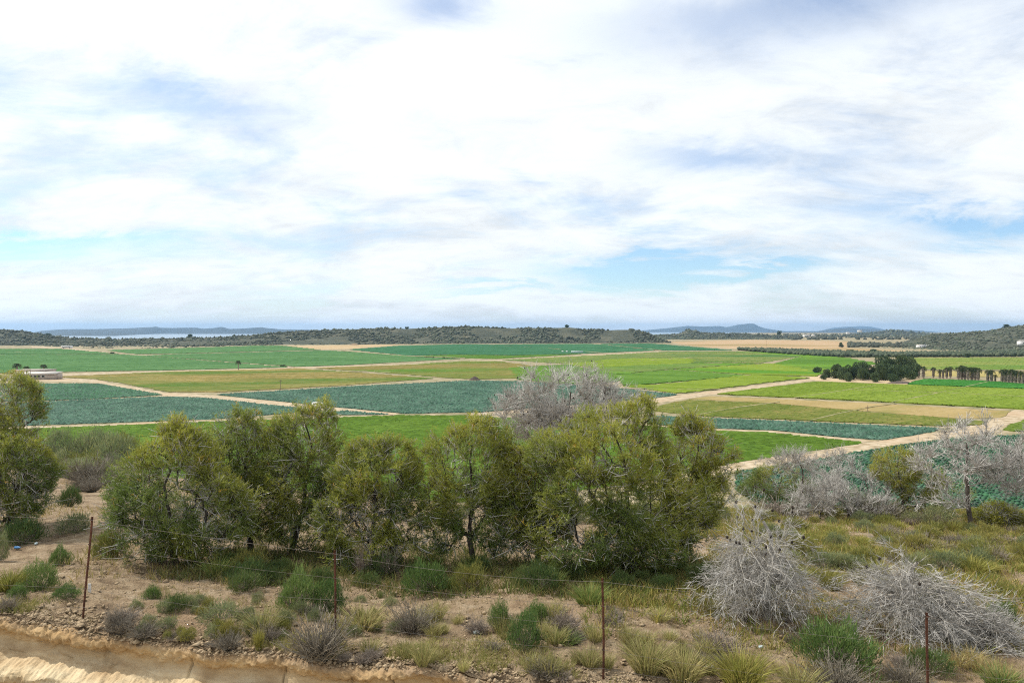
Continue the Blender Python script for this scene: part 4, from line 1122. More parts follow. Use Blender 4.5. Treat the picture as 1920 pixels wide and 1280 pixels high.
# ------------------------------------------------------------------ shrubs and tussocks: templates of unit height, then copies
def shrub_template(kind, seed):
    rng = np.random.default_rng(seed)
    g, st = Geo(), Geo()
    if kind in ('green', 'olive', 'sage', 'dark'):
        n = 3200 if kind != 'sage' else 2400
        d = rdir(n, rng); d[:, 2] = np.abs(d[:, 2]) * 1.1 + .02; d = unit(d)
        bump_ = 1 + .75 * fbm(d[:, 0] * 2.2 + seed, d[:, 1] * 2.5 + d[:, 2] * 2, 3, seed)
        r = rng.uniform(.35, 1, n) ** .5 * bump_
        r = np.where(rng.random(n) < .06, r * rng.uniform(1.1, 1.35, n), r)
        P = np.stack([d[:, 0] * r * .62, d[:, 1] * r * .62, .12 + d[:, 2] * r * .78], 1)
        dr = unit(d * .5 + np.array([0, 0, .9]) + rdir(n, rng) * .45)
        V, T = blades(P, dr, rng.uniform(.08, .19, n), rng.uniform(.011, .024, n), rng)
        cs = {'green': [(.72, 1.0, .62), (.95, 1.12, .75), (.6, .85, .6)], 'olive': [(1.4, 1.15, .75), (1.1, 1.05, .7), (1.7, 1.35, .8)],
              'sage': [(1.3, 1.25, 1.5), (1.0, 1.1, 1.2), (1.6, 1.45, 1.5)], 'dark': [(.45, .65, .5), (.6, .8, .55), (.8, .8, .6)]}[kind]
        c = np.array(cs)[rng.integers(0, 3, n)] * rng.uniform(.75, 1.2, (n, 1))
        g.add(V, tris=T, col=np.repeat(c, 3, 0))
        m = 60; dd = unit(rdir(m, rng) * np.array([1, 1, .2]) + np.array([0, 0, .9]))
        s3 = np.linspace(0, 1, 3)[None, :, None]
        Pt = rng.normal(0, .05, (m, 1, 3)) * np.array([1, 1, 0]) + dd[:, None] * s3 * rng.uniform(.4, .85, (m, 1, 1))
        V, Q = tubes(Pt, np.repeat([[.014, .010, .005]], m, 0), 3); st.add(V, quads=Q)
        return g.mesh(kind + '_foliage', M['leaf']), st.mesh('stems', M['drybush'])
    if kind == 'dry':
        n = 260; dd = unit(rdir(n, rng) * np.array([1, 1, .5]) + np.array([0, 0, .75]))
        s4 = np.linspace(0, 1, 4)[None, :, None]
        P = rng.normal(0, .08, (n, 1, 3)) * np.array([1, 1, .3]) + (dd[:, None] * s4 + rdir(n, rng)[:, None] * .18 * s4 ** 2) * rng.uniform(.5, .95, (n, 1, 1))
        V, Q = tubes(P, np.repeat([[.012, .010, .007, .004]], n, 0), 3); g.add(V, quads=Q, col=np.repeat(rng.uniform(.6, 1.2, (n, 1)) * np.ones((1, 3)), 12, 0))
        twig_spray(g, rng, P[:, 1:].reshape(-1, 3), unit(np.gradient(P, axis=1))[:, 1:].reshape(-1, 3), 420, (.10, .28), .006, .95, sub=2)
        return g.mesh('dry_twigs', M['drybush']), None
    if kind in ('tussock', 'yellow', 'greengrass'):
        n = 420 if kind != 'yellow' else 520
        a = rng.uniform(0, 6.28, n); rr = rng.uniform(0, 1, n) ** .6
        P = np.stack([np.cos(a) * rr * .22, np.sin(a) * rr * .22, np.zeros(n)], 1)
        d = unit(np.stack([np.cos(a) * rr * .55, np.sin(a) * rr * .55, np.ones(n)], 1) + rdir(n, rng) * .16)
        V, T = quad_blades(P, d, rng.uniform(.55, 1.05, n), rng.uniform(.010, .022, n), rng, .35)
        cs = {'tussock': [(1.1, 1.05, .9), (1.0, 1.1, .75), (1.35, 1.25, 1.1)], 'yellow': [(.75, .85, .35), (.95, 1.0, .52), (1.1, 1.05, .6)], 'greengrass': [(.45, .75, .35), (.6, .9, .52), (.85, 1.0, .55)]}[kind]
        c = np.array(cs)[rng.integers(0, 3, n)] * rng.uniform(.75, 1.2, (n, 1))
        g.add(V, tris=T, col=np.repeat(c, 5, 0))
        return g.mesh(kind + '_blades', M['grass']), None


TPL = {k: [shrub_template(k, 400 + i * 17 + j) for j in range(3)] for i, k in enumerate(('green', 'olive', 'sage', 'dark', 'dry', 'tussock', 'yellow', 'greengrass'))}
NAME = dict(green='green_shrub', olive='olive_shrub', sage='grey_shrub', dark='dark_shrub', dry='dry_shrub', tussock='grass_tussock', yellow='yellow_tussock', greengrass='green_tussock')
CAT = dict(green='shrub', olive='shrub', sage='shrub', dark='shrub', dry='dry shrub', tussock='grass tuft', yellow='grass tuft', greengrass='grass tuft')
_c = [0]


def shrub(kind, p, h, w, label, group=None):
    """h, w in metres"""
    _c[0] += 1
    fo, st = TPL[kind][_c[0] % 3]
    o = obj(NAME[kind], fo, loc=(p[0], p[1], p[2] - .04 * h))
    base_w = {'green': 1.3, 'olive': 1.3, 'sage': 1.3, 'dark': 1.3, 'dry': 1.4, 'tussock': .95, 'yellow': .95, 'greengrass': .95}[kind]
    o.scale = (w / base_w, w / base_w, h); o.rotation_euler = (0, 0, R.uniform(0, 6.28))
    tag(o, label, CAT[kind], group)
    if st is not None:
        obj('stems', st, o)
    return o


def shrub_px(kind, px, py, wpx, hpx, label, group=None):
    p = gp(px, py); k = p[1] / F
    return shrub(kind, p, hpx * k, wpx * k, label, group)


SHRUBS = [
    ('green', 111, 1062, 40, 38, 'small round green shrub casting a shadow left of the first post'),
    ('green', 76, 1108, 62, 52, 'green shrub between the round shrub and the left edge'),
    ('green', 34, 1125, 36, 30, 'low bright green shrub near the left edge of the fence'),
    ('green', 122, 1122, 50, 26, 'low spreading green shrub just left of the first post'),
    ('sage', 0, 1055, 34, 60, 'grey green shrub cut by the left edge'),
    ('green', 286, 1124, 34, 28, 'little green shrub right of the first post'),
    ('green', 558, 1140, 82, 74, 'bright green ball shrub left of the second post'),
    ('green', 618, 1145, 66, 58, 'green shrub directly behind the second post'),
    ('green', 800, 1112, 88, 62, 'green shrub in the pine shade at the foot of the crooked pine'),
    ('olive', 880, 1105, 70, 55, 'yellow green shrub beneath the crooked pine'),
    ('green', 985, 1212, 66, 66, 'lowest of the three bright shrubs left of the third post'),
    ('green', 1008, 1168, 50, 42, 'upper right of the three bright shrubs left of the third post'),
    ('green', 937, 1180, 44, 54, 'darker left one of the three shrubs near the third post'),
    ('greengrass', 1105, 1140, 66, 58, 'bright green clump just left of the third post'),
    ('green', 1565, 1252, 150, 96, 'wide feathery green shrub left of the fourth post'),
    ('olive', 470, 1078, 74, 52, 'yellow green broom under the tall forked pine'),
    ('greengrass', 1060, 1205, 60, 30, 'low green weeds right of the three bright shrubs'),
    ('dry', 600, 1232, 120, 90, 'big tangled dry bush hanging over the bank below the second post'),
    ('dry', 685, 1078, 40, 70, 'pinkish dry bush in the shade right of the second post'),
    ('dry', 725, 1080, 44, 62, 'tan dry bush beside the pinkish one'),
    ('dry', 775, 1185, 86, 62, 'grey dry shrub midway between second and third posts'),
    ('dry', 1060, 1185, 62, 52, 'grey dry shrub between bright shrubs and third post'),
    ('dry', 1350, 1222, 90, 54, 'grey dry shrub in front of the collapsed pine'),
    ('sage', 415, 1170, 80, 42, 'grey dry herbs on the lip of the bank'),
    ('dark', 130, 950, 44, 44, 'dark brown rounded bush on the sandy gap'),
    ('sage', 140, 1000, 60, 40, 'grey green shrub in front of the sandy gap'),
    ('dark', 40, 1020, 80, 54, 'dark bush in the shade of the leftmost pines'),
    ('olive', 205, 1045, 66, 60, 'olive broom beside the leftmost full pine'),
    ('sage', 295, 1055, 44, 30, 'pale grey herb in front of the dark rounded pine'),
    ('sage', 358, 1060, 34, 24, 'small pale grey herb right of the dark rounded pine'),
    ('tussock', 1215, 1258, 90, 84, 'tall golden tussock right of the third post'),
    ('tussock', 1280, 1275, 90, 80, 'second golden tussock beside the taller one'),
    ('yellow', 1390, 1290, 110, 90, 'yellow green tussock at the bottom edge under the collapsed pine'),
    ('tussock', 1500, 1300, 90, 64, 'golden tussock at the bottom edge before the wide green shrub'),
    ('dry', 1570, 1296, 130, 70, 'brown dry bush under the wide green shrub'),
    ('tussock', 490, 1190, 76, 64, 'pale straw tussock on the bank lip near the second post'),
    ('yellow', 478, 1225, 20, 54, 'narrow yellow grass clump hanging at the bank edge'),
    ('tussock', 680, 1180, 90, 56, 'straw tussock right of the second post'),
    ('yellow', 20, 1110, 70, 56, 'yellow grass clump at the left edge'),
    ('dark', 330, 1150, 46, 36, 'small dark green herb near the white plank'),
    ('dry', 270, 1192, 60, 34, 'grey dead herb on the bank lip'),
    ('dry', 172, 1200, 24, 56, 'dark dry tuft hanging over the bank face'),
    ('dry', 230, 1165, 60, 30, 'low grey dead brush right of the first post'),
    ('dry', 500, 1205, 54, 46, 'dark twiggy bush at the bank lip left of the tangled bush'),
    ('greengrass', 1880, 1296, 80, 56, 'bright green clump in the bottom right corner'),
    ('green', 1880, 1170, 60, 50, 'green shrub right of the white branch mound'),
    ('dark', 1740, 1260, 80, 44, 'dark low shrub at the foot of the fourth post'),
    ('dry', 1700, 1285, 90, 60, 'brown dry stems left of the fourth post'),
    ('sage', 160, 860, 70, 50, 'olive grey bush on the slope edge beyond the sandy gap'),
    ('sage', 215, 868, 70, 60, 'second olive grey bush beyond the sandy gap'),
    ('dry', 175, 905, 90, 52, 'large grey brown bush behind the dark rounded bush'),
    ('olive', 150, 885, 80, 44, 'yellowish bush behind the sandy gap'),
    ('sage', 110, 860, 60, 60, 'tall grey bush next to the leftmost pines'),
    ('sage', 190, 835, 60, 52, 'upright grey green bush in front of the green strip'),
    ('olive', 230, 850, 66, 44, 'olive bush left of the dark rounded pine'),
    ('dry', 215, 895, 40, 40, 'mauve grey dry bush beside the dark rounded pine'),
    ('dark', 1610, 968, 70, 40, 'dark bush under the bare dead trees'),
    ('sage', 1600, 942, 44, 26, 'small fresh green bush amid bleached twigs'),
    ('sage', 1760, 985, 70, 40, 'rounded grey green bush left of the dead tree foot'),
    ('dry', 1650, 975, 80, 44, 'brown dry bush under the yellow olive pine'),
    ('dark', 1490, 965, 44, 34, 'dark green bush below the bleached thicket'),
    ('dry', 1460, 970, 90, 40, 'reddish brown dry bush right of the green pine row'),
]
for s in SHRUBS:
    shrub_px(*s)

MARKS = [(155, 1143, 'the leftmost post'), (629, 1200, 'the second post'), (1131, 1270, 'the third post'), (1739, 1270, 'the rightmost post'), (330, 1040, 'the dark rounded pine'),
         (545, 1040, 'the tall forked pine'), (885, 1050, 'the crooked-limbed pine'), (1185, 1060, 'the broadest pine'), (1818, 980, 'the lone dead trunk'), (1715, 1110, 'the largest white mound'),
         (1430, 1060, 'the coned collapsed pine'), (130, 935, 'the dark brown bush'), (1690, 900, 'the yellow olive pine')]
NTH = ['nearest', 'second nearest', 'third nearest', 'fourth nearest', 'fifth nearest', 'sixth nearest', 'seventh nearest', 'eighth nearest', 'ninth nearest', 'tenth nearest', 'eleventh nearest', 'twelfth nearest', 'thirteenth nearest', 'fourteenth nearest', 'fifteenth nearest', 'sixteenth nearest', 'seventeenth nearest', 'eighteenth nearest', 'nineteenth nearest']
ORD = ['first', 'second', 'third', 'fourth', 'fifth', 'sixth', 'seventh', 'eighth', 'ninth', 'tenth', 'eleventh', 'twelfth', 'thirteenth', 'fourteenth', 'fifteenth', 'sixteenth',
       'seventeenth', 'eighteenth', 'nineteenth', 'twentieth', 'twenty-first', 'twenty-second', 'twenty-third', 'twenty-fourth', 'twenty-fifth', 'twenty-sixth']


def name_by_marks(things, desc):
    """tell look-alikes apart by the landmark each stands closest to"""
    by = {}
    for o in things:
        x_, y_, z_ = o.location; px = 960 + x_ / y_ * F; py = 617 + (H - z_) / y_ * F
        d_, nm = min((math.hypot(px - a_, py - b_), n_) for a_, b_, n_ in MARKS)
        by.setdefault(nm, []).append((d_, o))
    for nm, l in by.items():
        for i, (_, o) in enumerate(sorted(l, key=lambda t: t[0])):
            if i < len(NTH): o['label'] = '%s, %s to %s' % (desc, NTH[i], nm)
            else: o['label'] = '%s, farther from %s' % (desc, nm)


# more scattered plants of the same kinds, filling in the slope
_tplv = {}


def tpl_arrays(me):
    if me.name not in _tplv:
        V = np.zeros(len(me.vertices) * 3, np.float32); me.vertices.foreach_get('co', V)
        T = np.zeros(len(me.loops), np.int32); me.loops.foreach_get('vertex_index', T)
        C = np.zeros(len(me.vertices) * 4, np.float32); me.color_attributes['tint'].data.foreach_get('color', C)
        _tplv[me.name] = (V.reshape(-1, 3), T.reshape(-1, 3), C.reshape(-1, 4)[:, :3])
    return _tplv[me.name]


def scatter(kind, n, box, wr, hr, label, group, seed):
    rng = np.random.default_rng(seed)
    if kind in ('tussock', 'yellow', 'greengrass'):          # grass: one uncounted mass
        g = Geo()
        for _ in range(n):
            p = gp(rng.uniform(box[0], box[1]), rng.uniform(box[2], box[3]))
            if p[1] > 48: continue
            V, T, C = tpl_arrays(TPL[kind][int(rng.integers(0, 3))][0]); kb = int(len(V) / 5 * .55); V, T, C = V[:kb * 5], T[:kb * 3], C[:kb * 5]
            w = rng.uniform(*wr); h = w * rng.uniform(*hr); a = rng.uniform(0, 6.28); c_, s_ = math.cos(a), math.sin(a)
            q = V * np.array([w / .95, w / .95, h]); q = np.stack([q[:, 0] * c_ - q[:, 1] * s_, q[:, 0] * s_ + q[:, 1] * c_, q[:, 2]], 1) + p
            g.add(q, tris=T, col=C * rng.uniform(.75, 1.25))
        return tag(obj(group.split()[0] + '_grass', g.mesh('grass', M['grass'])), label, 'grass', None, 'stuff')
    made = []
    for _ in range(n):
        px = rng.uniform(box[0], box[1]); py = rng.uniform(box[2], box[3]); p = gp(px, py)
        if p[1] > 48: continue
        w = rng.uniform(*wr)
        made.append(shrub(kind, p, w * rng.uniform(*hr), w, label, group))
    name_by_marks(made, label)


scatter('yellow', 70, (1480, 1930, 985, 1110), (.35, .8), (.45, .8), 'golden green grass clumps on the right slope behind the white mounds', 'clumped of the right slope', 501)
scatter('olive', 34, (1420, 1930, 955, 1060), (.5, 1.1), (.4, .6), 'low olive shrub on the right slope', 'low shrubs of the right slope', 502)
scatter('sage', 26, (1400, 1930, 950, 1070), (.5, 1.0), (.4, .65), 'grey green low shrub on the right slope', 'grey shrubs of the right slope', 503)
scatter('dry', 22, (1400, 1930, 950, 1060), (.5, 1.0), (.4, .65), 'brown dry shrub on the right slope', 'dry shrubs of the right slope', 504)
scatter('sage', 30, (90, 250, 845, 905), (.7, 1.5), (.5, .8), 'grey olive bush on the brow', 'bushes on the brow', 505)
scatter('dry', 14, (90, 240, 870, 925), (.7, 1.4), (.5, .8), 'grey dry bush on the brow', 'dry bushes on the brow', 506)
scatter('dark', 30, (420, 1330, 1060, 1110), (.4, .9), (.5, .8), 'dark weed clump under the pines', 'undergrowth under the pines', 507)
scatter('greengrass', 16, (380, 1330, 1055, 1110), (.4, .8), (.6, .9), 'shaded green grass clumps under the pines', 'undergrowth under the pines', 508)
scatter('sage', 30, (180, 760, 1100, 1200), (.15, .38), (.6, 1.0), 'small grey herb on the sand', 'small herbs by the fence', 509)
scatter('tussock', 40, (640, 1340, 1150, 1270), (.2, .52), (.7, 1.1), 'small straw tufts on the ground by the fence', 'straw tufts', 510)
scatter('dry', 36, (0, 1700, 1140, 1280), (.2, .5), (.4, .8), 'small grey twiggy tuft', 'twiggy tufts on the bank lip', 511)
scatter('tussock', 24, (1350, 1900, 1200, 1300), (.25, .5), (.7, 1.0), 'straw tufts near the fourth post', 'tufted near', 512)
scatter('olive', 16, (200, 700, 1120, 1210), (.15, .35), (.7, 1.1), 'small olive herb on the sand', 'small olive herbs by the fence', 513)
scatter('dry', 40, (1000, 1900, 880, 960), (.6, 1.3), (.5, .8), 'grey dry bush below the slope brow', 'dry bushes below the brow', 514)
scatter('sage', 30, (250, 1400, 900, 980), (.6, 1.3), (.5, .8), 'grey green bush behind the pine row', 'bushes behind the pines', 515)


def grass_stuff(name, n, fn, ln, wd, label, cols, seed, droop=.3, per=4):
    rng = np.random.default_rng(seed)
    P = fn(rng, n); P = P[:, :2]; n = len(P)
    Z = terrain(P[:, 0], P[:, 1])
    B = np.repeat(np.concatenate([P, Z[:, None]], 1), per, 0); m = len(B)
    B[:, :2] += rng.normal(0, .03, (m, 2))
    d = unit(np.stack([rng.normal(0, .4, m), rng.normal(0, .4, m), np.ones(m)], 1))
    V, T = quad_blades(B, d, rng.uniform(*ln, m), rng.uniform(*wd, m), rng, droop)
    c = np.array(cols)[rng.integers(0, len(cols), n)] * rng.uniform(.75, 1.2, (n, 1))
    tag(obj(name, make_mesh(name, V, T, col=np.repeat(c, per * 5, 0), mats=[M['grass']])), label, 'grass', None, 'stuff')


def reg_right(rng, n):
    y = rng.uniform(12.5, 40, n); x = rng.uniform(.10, .80, n) * y
    k = (fbm(x / 1.6, y / 1.6, 3, 55) > -.12) & ~((y < 14.5) & (rng.random(n) < .55))
    return np.stack([x, y], 1)[k]


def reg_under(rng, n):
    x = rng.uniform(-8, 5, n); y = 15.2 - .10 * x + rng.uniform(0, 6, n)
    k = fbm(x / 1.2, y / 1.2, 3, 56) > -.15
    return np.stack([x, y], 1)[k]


def reg_fence(rng, n):
    x = rng.uniform(-11, 10, n); y = np.interp(x, EX, EY) + .05 + rng.gamma(1.6, .55, n)
    k = (fbm(x / .8, y / .8, 3, 57) > np.where(x < -2, .16, .0))
    return np.stack([x, y], 1)[k]


def reg_left(rng, n):
    y = rng.uniform(15, 45, n); x = rng.uniform(-.85, -.1, n) * y
    k = fbm(x / 2.0, y / 2.0, 3, 58) > .12
    return np.stack([x, y], 1)[k]


grass_stuff('slope_grass', 34000, reg_right, (.12, .38), (.010, .021), 'golden green grass spread over the right slope', [(.75, .85, .38), (1.0, .95, .5), (1.15, 1.0, .7), (.6, .8, .35)], 601, .3, 3)
grass_stuff('shade_grass', 6000, reg_under, (.10, .40), (.008, .018), 'shaded green grass beneath the pines', [(.28, .42, .24), (.42, .55, .30), (.62, .62, .40)], 602)  # blade greens darkened so the colour itself carries the pines' shade
grass_stuff('dry_grass', 16000, reg_fence, (.04, .20), (.004, .010), 'sparse straw grass along the fence and bank lip', [(1.2, 1.1, .9), (1.0, 1.0, .7), (.8, .9, .5)], 603)
grass_stuff('brow_grass', 7000, reg_left, (.10, .35), (.008, .02), 'dry grass on the left shelf and brow', [(1.0, .95, .7), (.8, .85, .5), (1.2, 1.05, .85)], 604)

def reg_litter(rng, n):
    x = rng.uniform(-11, 10, n); y = np.interp(x, EX, EY) + .1 + rng.uniform(0, 6.5, n)
    k = fbm(x / .7, y / .7, 3, 59) > -.02
    return np.stack([x, y], 1)[k]


grass_stuff('ground_litter', 12000, reg_litter, (.03, .12), (.004, .012), 'dry stems and litter strewn over the sandy ground', [(.55, .5, .5), (.8, .7, .65), (.4, .42, .35), (1.1, 1.0, .9)], 605, .9, 3)

# clods and stones on the bank lip
rng = np.random.default_rng(9)
n = 4500
x = rng.uniform(-12, 8, n); y = edge_y(x) + np.abs(rng.normal(0, .40, n)) + .01
r = rng.gamma(1.5, .008, n) + .006
P = np.stack([x, y, terrain(x, y) + .02 - r * .1], 1)
V, T, C = blobs(P, r * rng.uniform(.8, 1.6, n), r * .7, np.ones((n, 3)), .5, True)
x2 = rng.uniform(-10, 3, 1500); r2 = rng.gamma(1.4, .007, 1500) + .005
P2_ = np.stack([x2, edge_y(x2) - rng.uniform(-.05, .10, 1500), terrain(x2, edge_y(x2)) - .02 - rng.uniform(0, .05, 1500)], 1)
Vb, Tb, Cb = blobs(P2_, r2 * 1.3, r2 * .9, np.ones((1500, 3)), .5, True)
T = np.concatenate([T, Tb + len(V)]); V = np.concatenate([V, Vb]); C = np.concatenate([C, Cb])
tag(obj('clods', make_mesh('clods', V, T, col=C, mats=[M['clod']])), 'crumbled clay clods strewn along the bank lip', 'clods', None, 'stuff')
n = 2200
x = rng.uniform(-11, 6, n); y = edge_y(x) + rng.uniform(.3, 5, n); r = rng.gamma(1.6, .007, n) + .005
P = np.stack([x, y, terrain(x, y) + .03], 1)
V, T, C = blobs(P, r * 1.3, r * .7, np.ones((n, 3)), .35, True)
tag(obj('gravel', make_mesh('gravel', V, T, col=C, mats=[M['clod']])), 'small stones scattered on the sandy ground', 'gravel', None, 'stuff')

# ------------------------------------------------------------------ the wire fence
def build_fence():
    root = bpy.data.objects.new('wire_fence', None); COL.objects.link(root)
    tag(root, 'rusty wire fence with leaning iron posts along the bank', 'fence')
    spots = [(-450, 915, -440, 1085, 13.7), (172, 968, 155, 1143, 12.75), (627, 1031, 629, 1212, 11.95), (1130, 1083, 1131, 1285, 11.1), (1739, 1148, 1739, 1375, 10.0), (2300, 1215, 2300, 1450, 9.2)]
    tops, bots = [], []
    for i, (tx, ty, bx, by, d) in enumerate(spots):
        T, B = at_depth(tx, ty, d), at_depth(bx, by, d)
        B[2] = float(terrain(B[0], B[1])) - .15
        if T[2] - B[2] < 1.2: T[2] = B[2] + 1.7
        tops.append(T); bots.append(B)
        # T-section iron: web and flange
        v = T - B; L = np.linalg.norm(v); v = v / L
        sx = unit(np.cross(v, [0, 1, 0])); sy = np.cross(sx, v)
        g = Geo()
        for (a0, a1, b0, b1) in ((-.017, .017, -.003, .003), (-.003, .003, .0035, .032)):
            k = 14; ss = np.linspace(0, 1, k)
            V = []
            for q in ss:
                c = B + v * L * q + sx * (.010 * math.sin(q * 4 + i)) 
                V += [c + sx * a0 + sy * b0, c + sx * a1 + sy * b0, c + sx * a1 + sy * b1, c + sx * a0 + sy * b1]
            Q = [(j * 4 + e, j * 4 + (e + 1) % 4, (j + 1) * 4 + (e + 1) % 4, (j + 1) * 4 + e) for j in range(k - 1) for e in range(4)] + [(0, 1, 2, 3), ((k - 1) * 4 + 3, (k - 1) * 4 + 2, (k - 1) * 4 + 1, (k - 1) * 4)]
            g.add(V, quads=Q)
        for q in (.35, .55, .75, .97):                # wire notches
            c = B + v * L * q; e = .012
            g.add([c + sx * a + sy * b_ + v * z_ for z_ in (-e, e) for b_ in (-.012, -.004) for a in (-.02, .02)], quads=[(0, 2, 3, 1), (4, 5, 7, 6), (0, 1, 5, 4), (2, 6, 7, 3), (0, 4, 6, 2), (1, 3, 7, 5)])
        obj('post', g.mesh('post', M['rust']), root)
    for q, r_ in ((.97, .0022), (.75, .0017), (.55, .0017), (.35, .0017), (.18, .0017)):
        pts = []
        for i in range(len(spots) - 1):
            a = bots[i] + (tops[i] - bots[i]) * q; b_ = bots[i + 1] + (tops[i + 1] - bots[i + 1]) * q
            for s in np.linspace(0, 1, 16)[:-1]:
                p = a + (b_ - a) * s; p = p - np.array([0, .02, .09 * 4 * s * (1 - s) * (.6 + .5 * math.sin(i * 3 + q * 9))]); pts.append(p)
        g = Geo(); V, Q = tubes(np.array(pts)[None], np.full((1, len(pts)), r_), 4); g.add(V, quads=Q)
        obj('wire', g.mesh('wire', M['wire']), root)
    # vertical mesh wires
    P = []
    for i in range(len(spots) - 1):
        for s in np.arange(.02, .99, .045):
            a = bots[i] + (bots[i + 1] - bots[i]) * s; t = tops[i] + (tops[i + 1] - tops[i]) * s
            j = R.normal(0, .015, 3)
            sag = np.array([0, .02, .05])
            P.append(np.stack([a + (t - a) * q + j * w - sag for q, w in ((.18, 0), (.45, 1), (.75, .3))]))
    P = np.array(P); g = Geo(); V, Q = tubes(P, np.full(P.shape[:2], .0010), 3); g.add(V, quads=Q)
    tag(obj('mesh_wires', g.mesh('mesh_wires', M['wire']), root), kind='stuff')


build_fence()

# litter
def litter(name, px, py, dims, m, label, cat, rz=0.0, tilt=0.0, bev=.15):
    import bmesh
    bm = bmesh.new(); bmesh.ops.create_cube(bm, size=1.0)
    for v in bm.verts: v.co = Vector((v.co.x * dims[0], v.co.y * dims[1], v.co.z * dims[2]))
    bmesh.ops.bevel(bm, geom=bm.edges[:], offset=min(dims) * bev, segments=1, affect='EDGES')
    bmesh.ops.subdivide_edges(bm, edges=[e for e in bm.edges if e.calc_length() > max(dims) * .5], cuts=3)
    rr = random.Random(hash(label) % 999 if False else len(label))
    for v in bm.verts: v.co += Vector([rr.uniform(-1, 1) * min(dims) * .12 for _ in range(3)])
    me = bpy.data.meshes.new(name); bm.to_mesh(me); bm.free(); me.materials.append(m)
    p = gp(px, py)
    o = obj(name, me, loc=(p[0], p[1], p[2] + .03 + dims[2] * .4 * math.cos(tilt) + dims[0] * .0)); o.rotation_euler = (tilt, 0, rz)
    return tag(o, label, cat)


def bottle(px, py, m, label, rz):
    prof = [(0, 0), (.028, 0), (.032, .01), (.032, .13), (.026, .16), (.012, .19), (.012, .215), (0, .216)]
    g = Geo(); k = 10; V = []
    for r_, z_ in prof:
        for a in range(k): V.append((r_ * math.cos(a * 6.2832 / k), r_ * math.sin(a * 6.2832 / k), z_))
    Q = [(i * k + a, i * k + (a + 1) % k, (i + 1) * k + (a + 1) % k, (i + 1) * k + a) for i in range(len(prof) - 1) for a in range(k)]
    g.add(V, quads=Q); p = gp(px, py)
    o = obj('plastic_bottle', g.mesh('plastic_bottle', m, True), loc=(p[0], p[1], p[2] + .06)); o.rotation_euler = (math.radians(84), 0, rz)
    return tag(o, label, 'bottle')


litter('marker_stake', 168, 1112, (.055, .02, .20), M['white'], 'short white stake at the foot of the first post', 'stake')
litter('plank', 367, 1142, (.26, .06, .02), M['plank'], 'bleached splinter of plank lying on the bank top', 'plank', math.radians(-35))
litter('flat_stone', 428, 1172, (.30, .12, .05), M['clod'], 'flat pale stone slab on the bank lip', 'stone', .1)
litter('torn_bag', 893, 1189, (.10, .07, .03), M['palepl'], 'torn pale plastic bag left of the three bright shrubs', 'litter', .6)
litter('torn_bag', 1331, 1256, (.11, .08, .06), M['palepl'], 'crumpled pale plastic bag under the golden tussocks', 'litter', .2)
litter('plastic_scrap', 774, 1182, (.06, .04, .03), M['white'], 'white scrap by the grey dry shrub', 'litter', .9)
litter('plastic_scrap', 1427, 1214, (.08, .05, .03), M['palepl'], 'pale green scrap before the collapsed pine', 'litter', .3)
bottle(28, 1032, M['blue'], 'blue plastic bottle lying near the left edge', 1.2)
bottle(69, 1023, M['palepl'], 'pale plastic bottle on the sandy ground right of the blue one', .4)

# ------------------------------------------------------------------ farmhouse, bus, trailer and small far things
def part(root, name, m, *boxes):
    g = Geo()
    for bx in boxes: g.box(*bx)
    return obj(name, g.mesh(name, m), root)


def farmhouse():
    p = plain(62, 711.5); k = p[1] / F
    root = bpy.data.objects.new('farmhouse', None); COL.objects.link(root); root.location = p
    tag(root, 'low pale farmhouse with flat roof beside the tan field', 'building')
    root.rotation_euler = (0, 0, math.radians(6))
    x = lambda px: (px - 62) * k
    w = part(root, 'wall', M['plaster'], (x(40), x(102), 0, 6, 0, 2.5)); 
    w2 = part(root, 'rear_wall', M['plaster'], (x(14), x(74), 6.3, 14, 0, 3.6))
    g = Geo(); g.add([(x(39), -.8, 2.35), (x(103), -.8, 2.35), (x(103), 6.2, 3.05), (x(39), 6.2, 3.05), (x(39), -.8, 2.60), (x(103), -.8, 2.60), (x(103), 6.2, 3.22), (x(39), 6.2, 3.22)],
                     quads=[(0, 3, 2, 1), (4, 5, 6, 7), (0, 1, 5, 4), (2, 3, 7, 6), (0, 4, 7, 3), (1, 2, 6, 5)])
    obj('roof', g.mesh('roof', M['roofpale']), root)
    part(root, 'flat_roof', M['plaster'], (x(13.5), x(74.5), 6.0, 14.3, 3.61, 3.9))
    for px in (46, 58, 66, 72, 80):
        wd = part(root, 'window', M['white'], (x(px) - .75, x(px) + .75, -.06, -.004, .9, 2.0)); 
        pane = part(wd, 'pane', M['glass'], (x(px) - .55, x(px) + .55, -.09, -.062, 1.05, 1.85))
    part(root, 'door', M['pole'], (x(53) - .5, x(53) + .5, -.08, -.004, 0.02, 2.0))
    for px in (24, 32):
        wd = part(root, 'window', M['white'], (x(px) - .7, x(px) + .7, 6.22, 6.296, 1.0, 2.0))
        part(wd, 'pane', M['glass'], (x(px) - .5, x(px) + .5, 6.18, 6.216, 1.1, 1.9))
    for px in (43, 56, 63):
        part(root, 'pergola_post', M['pole'], (x(px) - .08, x(px) + .08, -2.6, -2.44, 0, 4.2))
    part(root, 'pergola_beam', M['pole'], (x(42.5), x(63.5), -2.62, -2.42, 4.203, 4.4))
    part(root, 'annex', M['plaster'], (x(102) + .01, x(104), 1.0, 5.0, 0, 2.3))
    wtr = part(None, 'water_trough', M['metalgrey'], (x(33) + p[0], x(38) + p[0], p[1] - 9, p[1] - 7.8, 0, .9))
    tag(wtr, 'small grey trough on the track before the farmhouse', 'trough')


farmhouse()


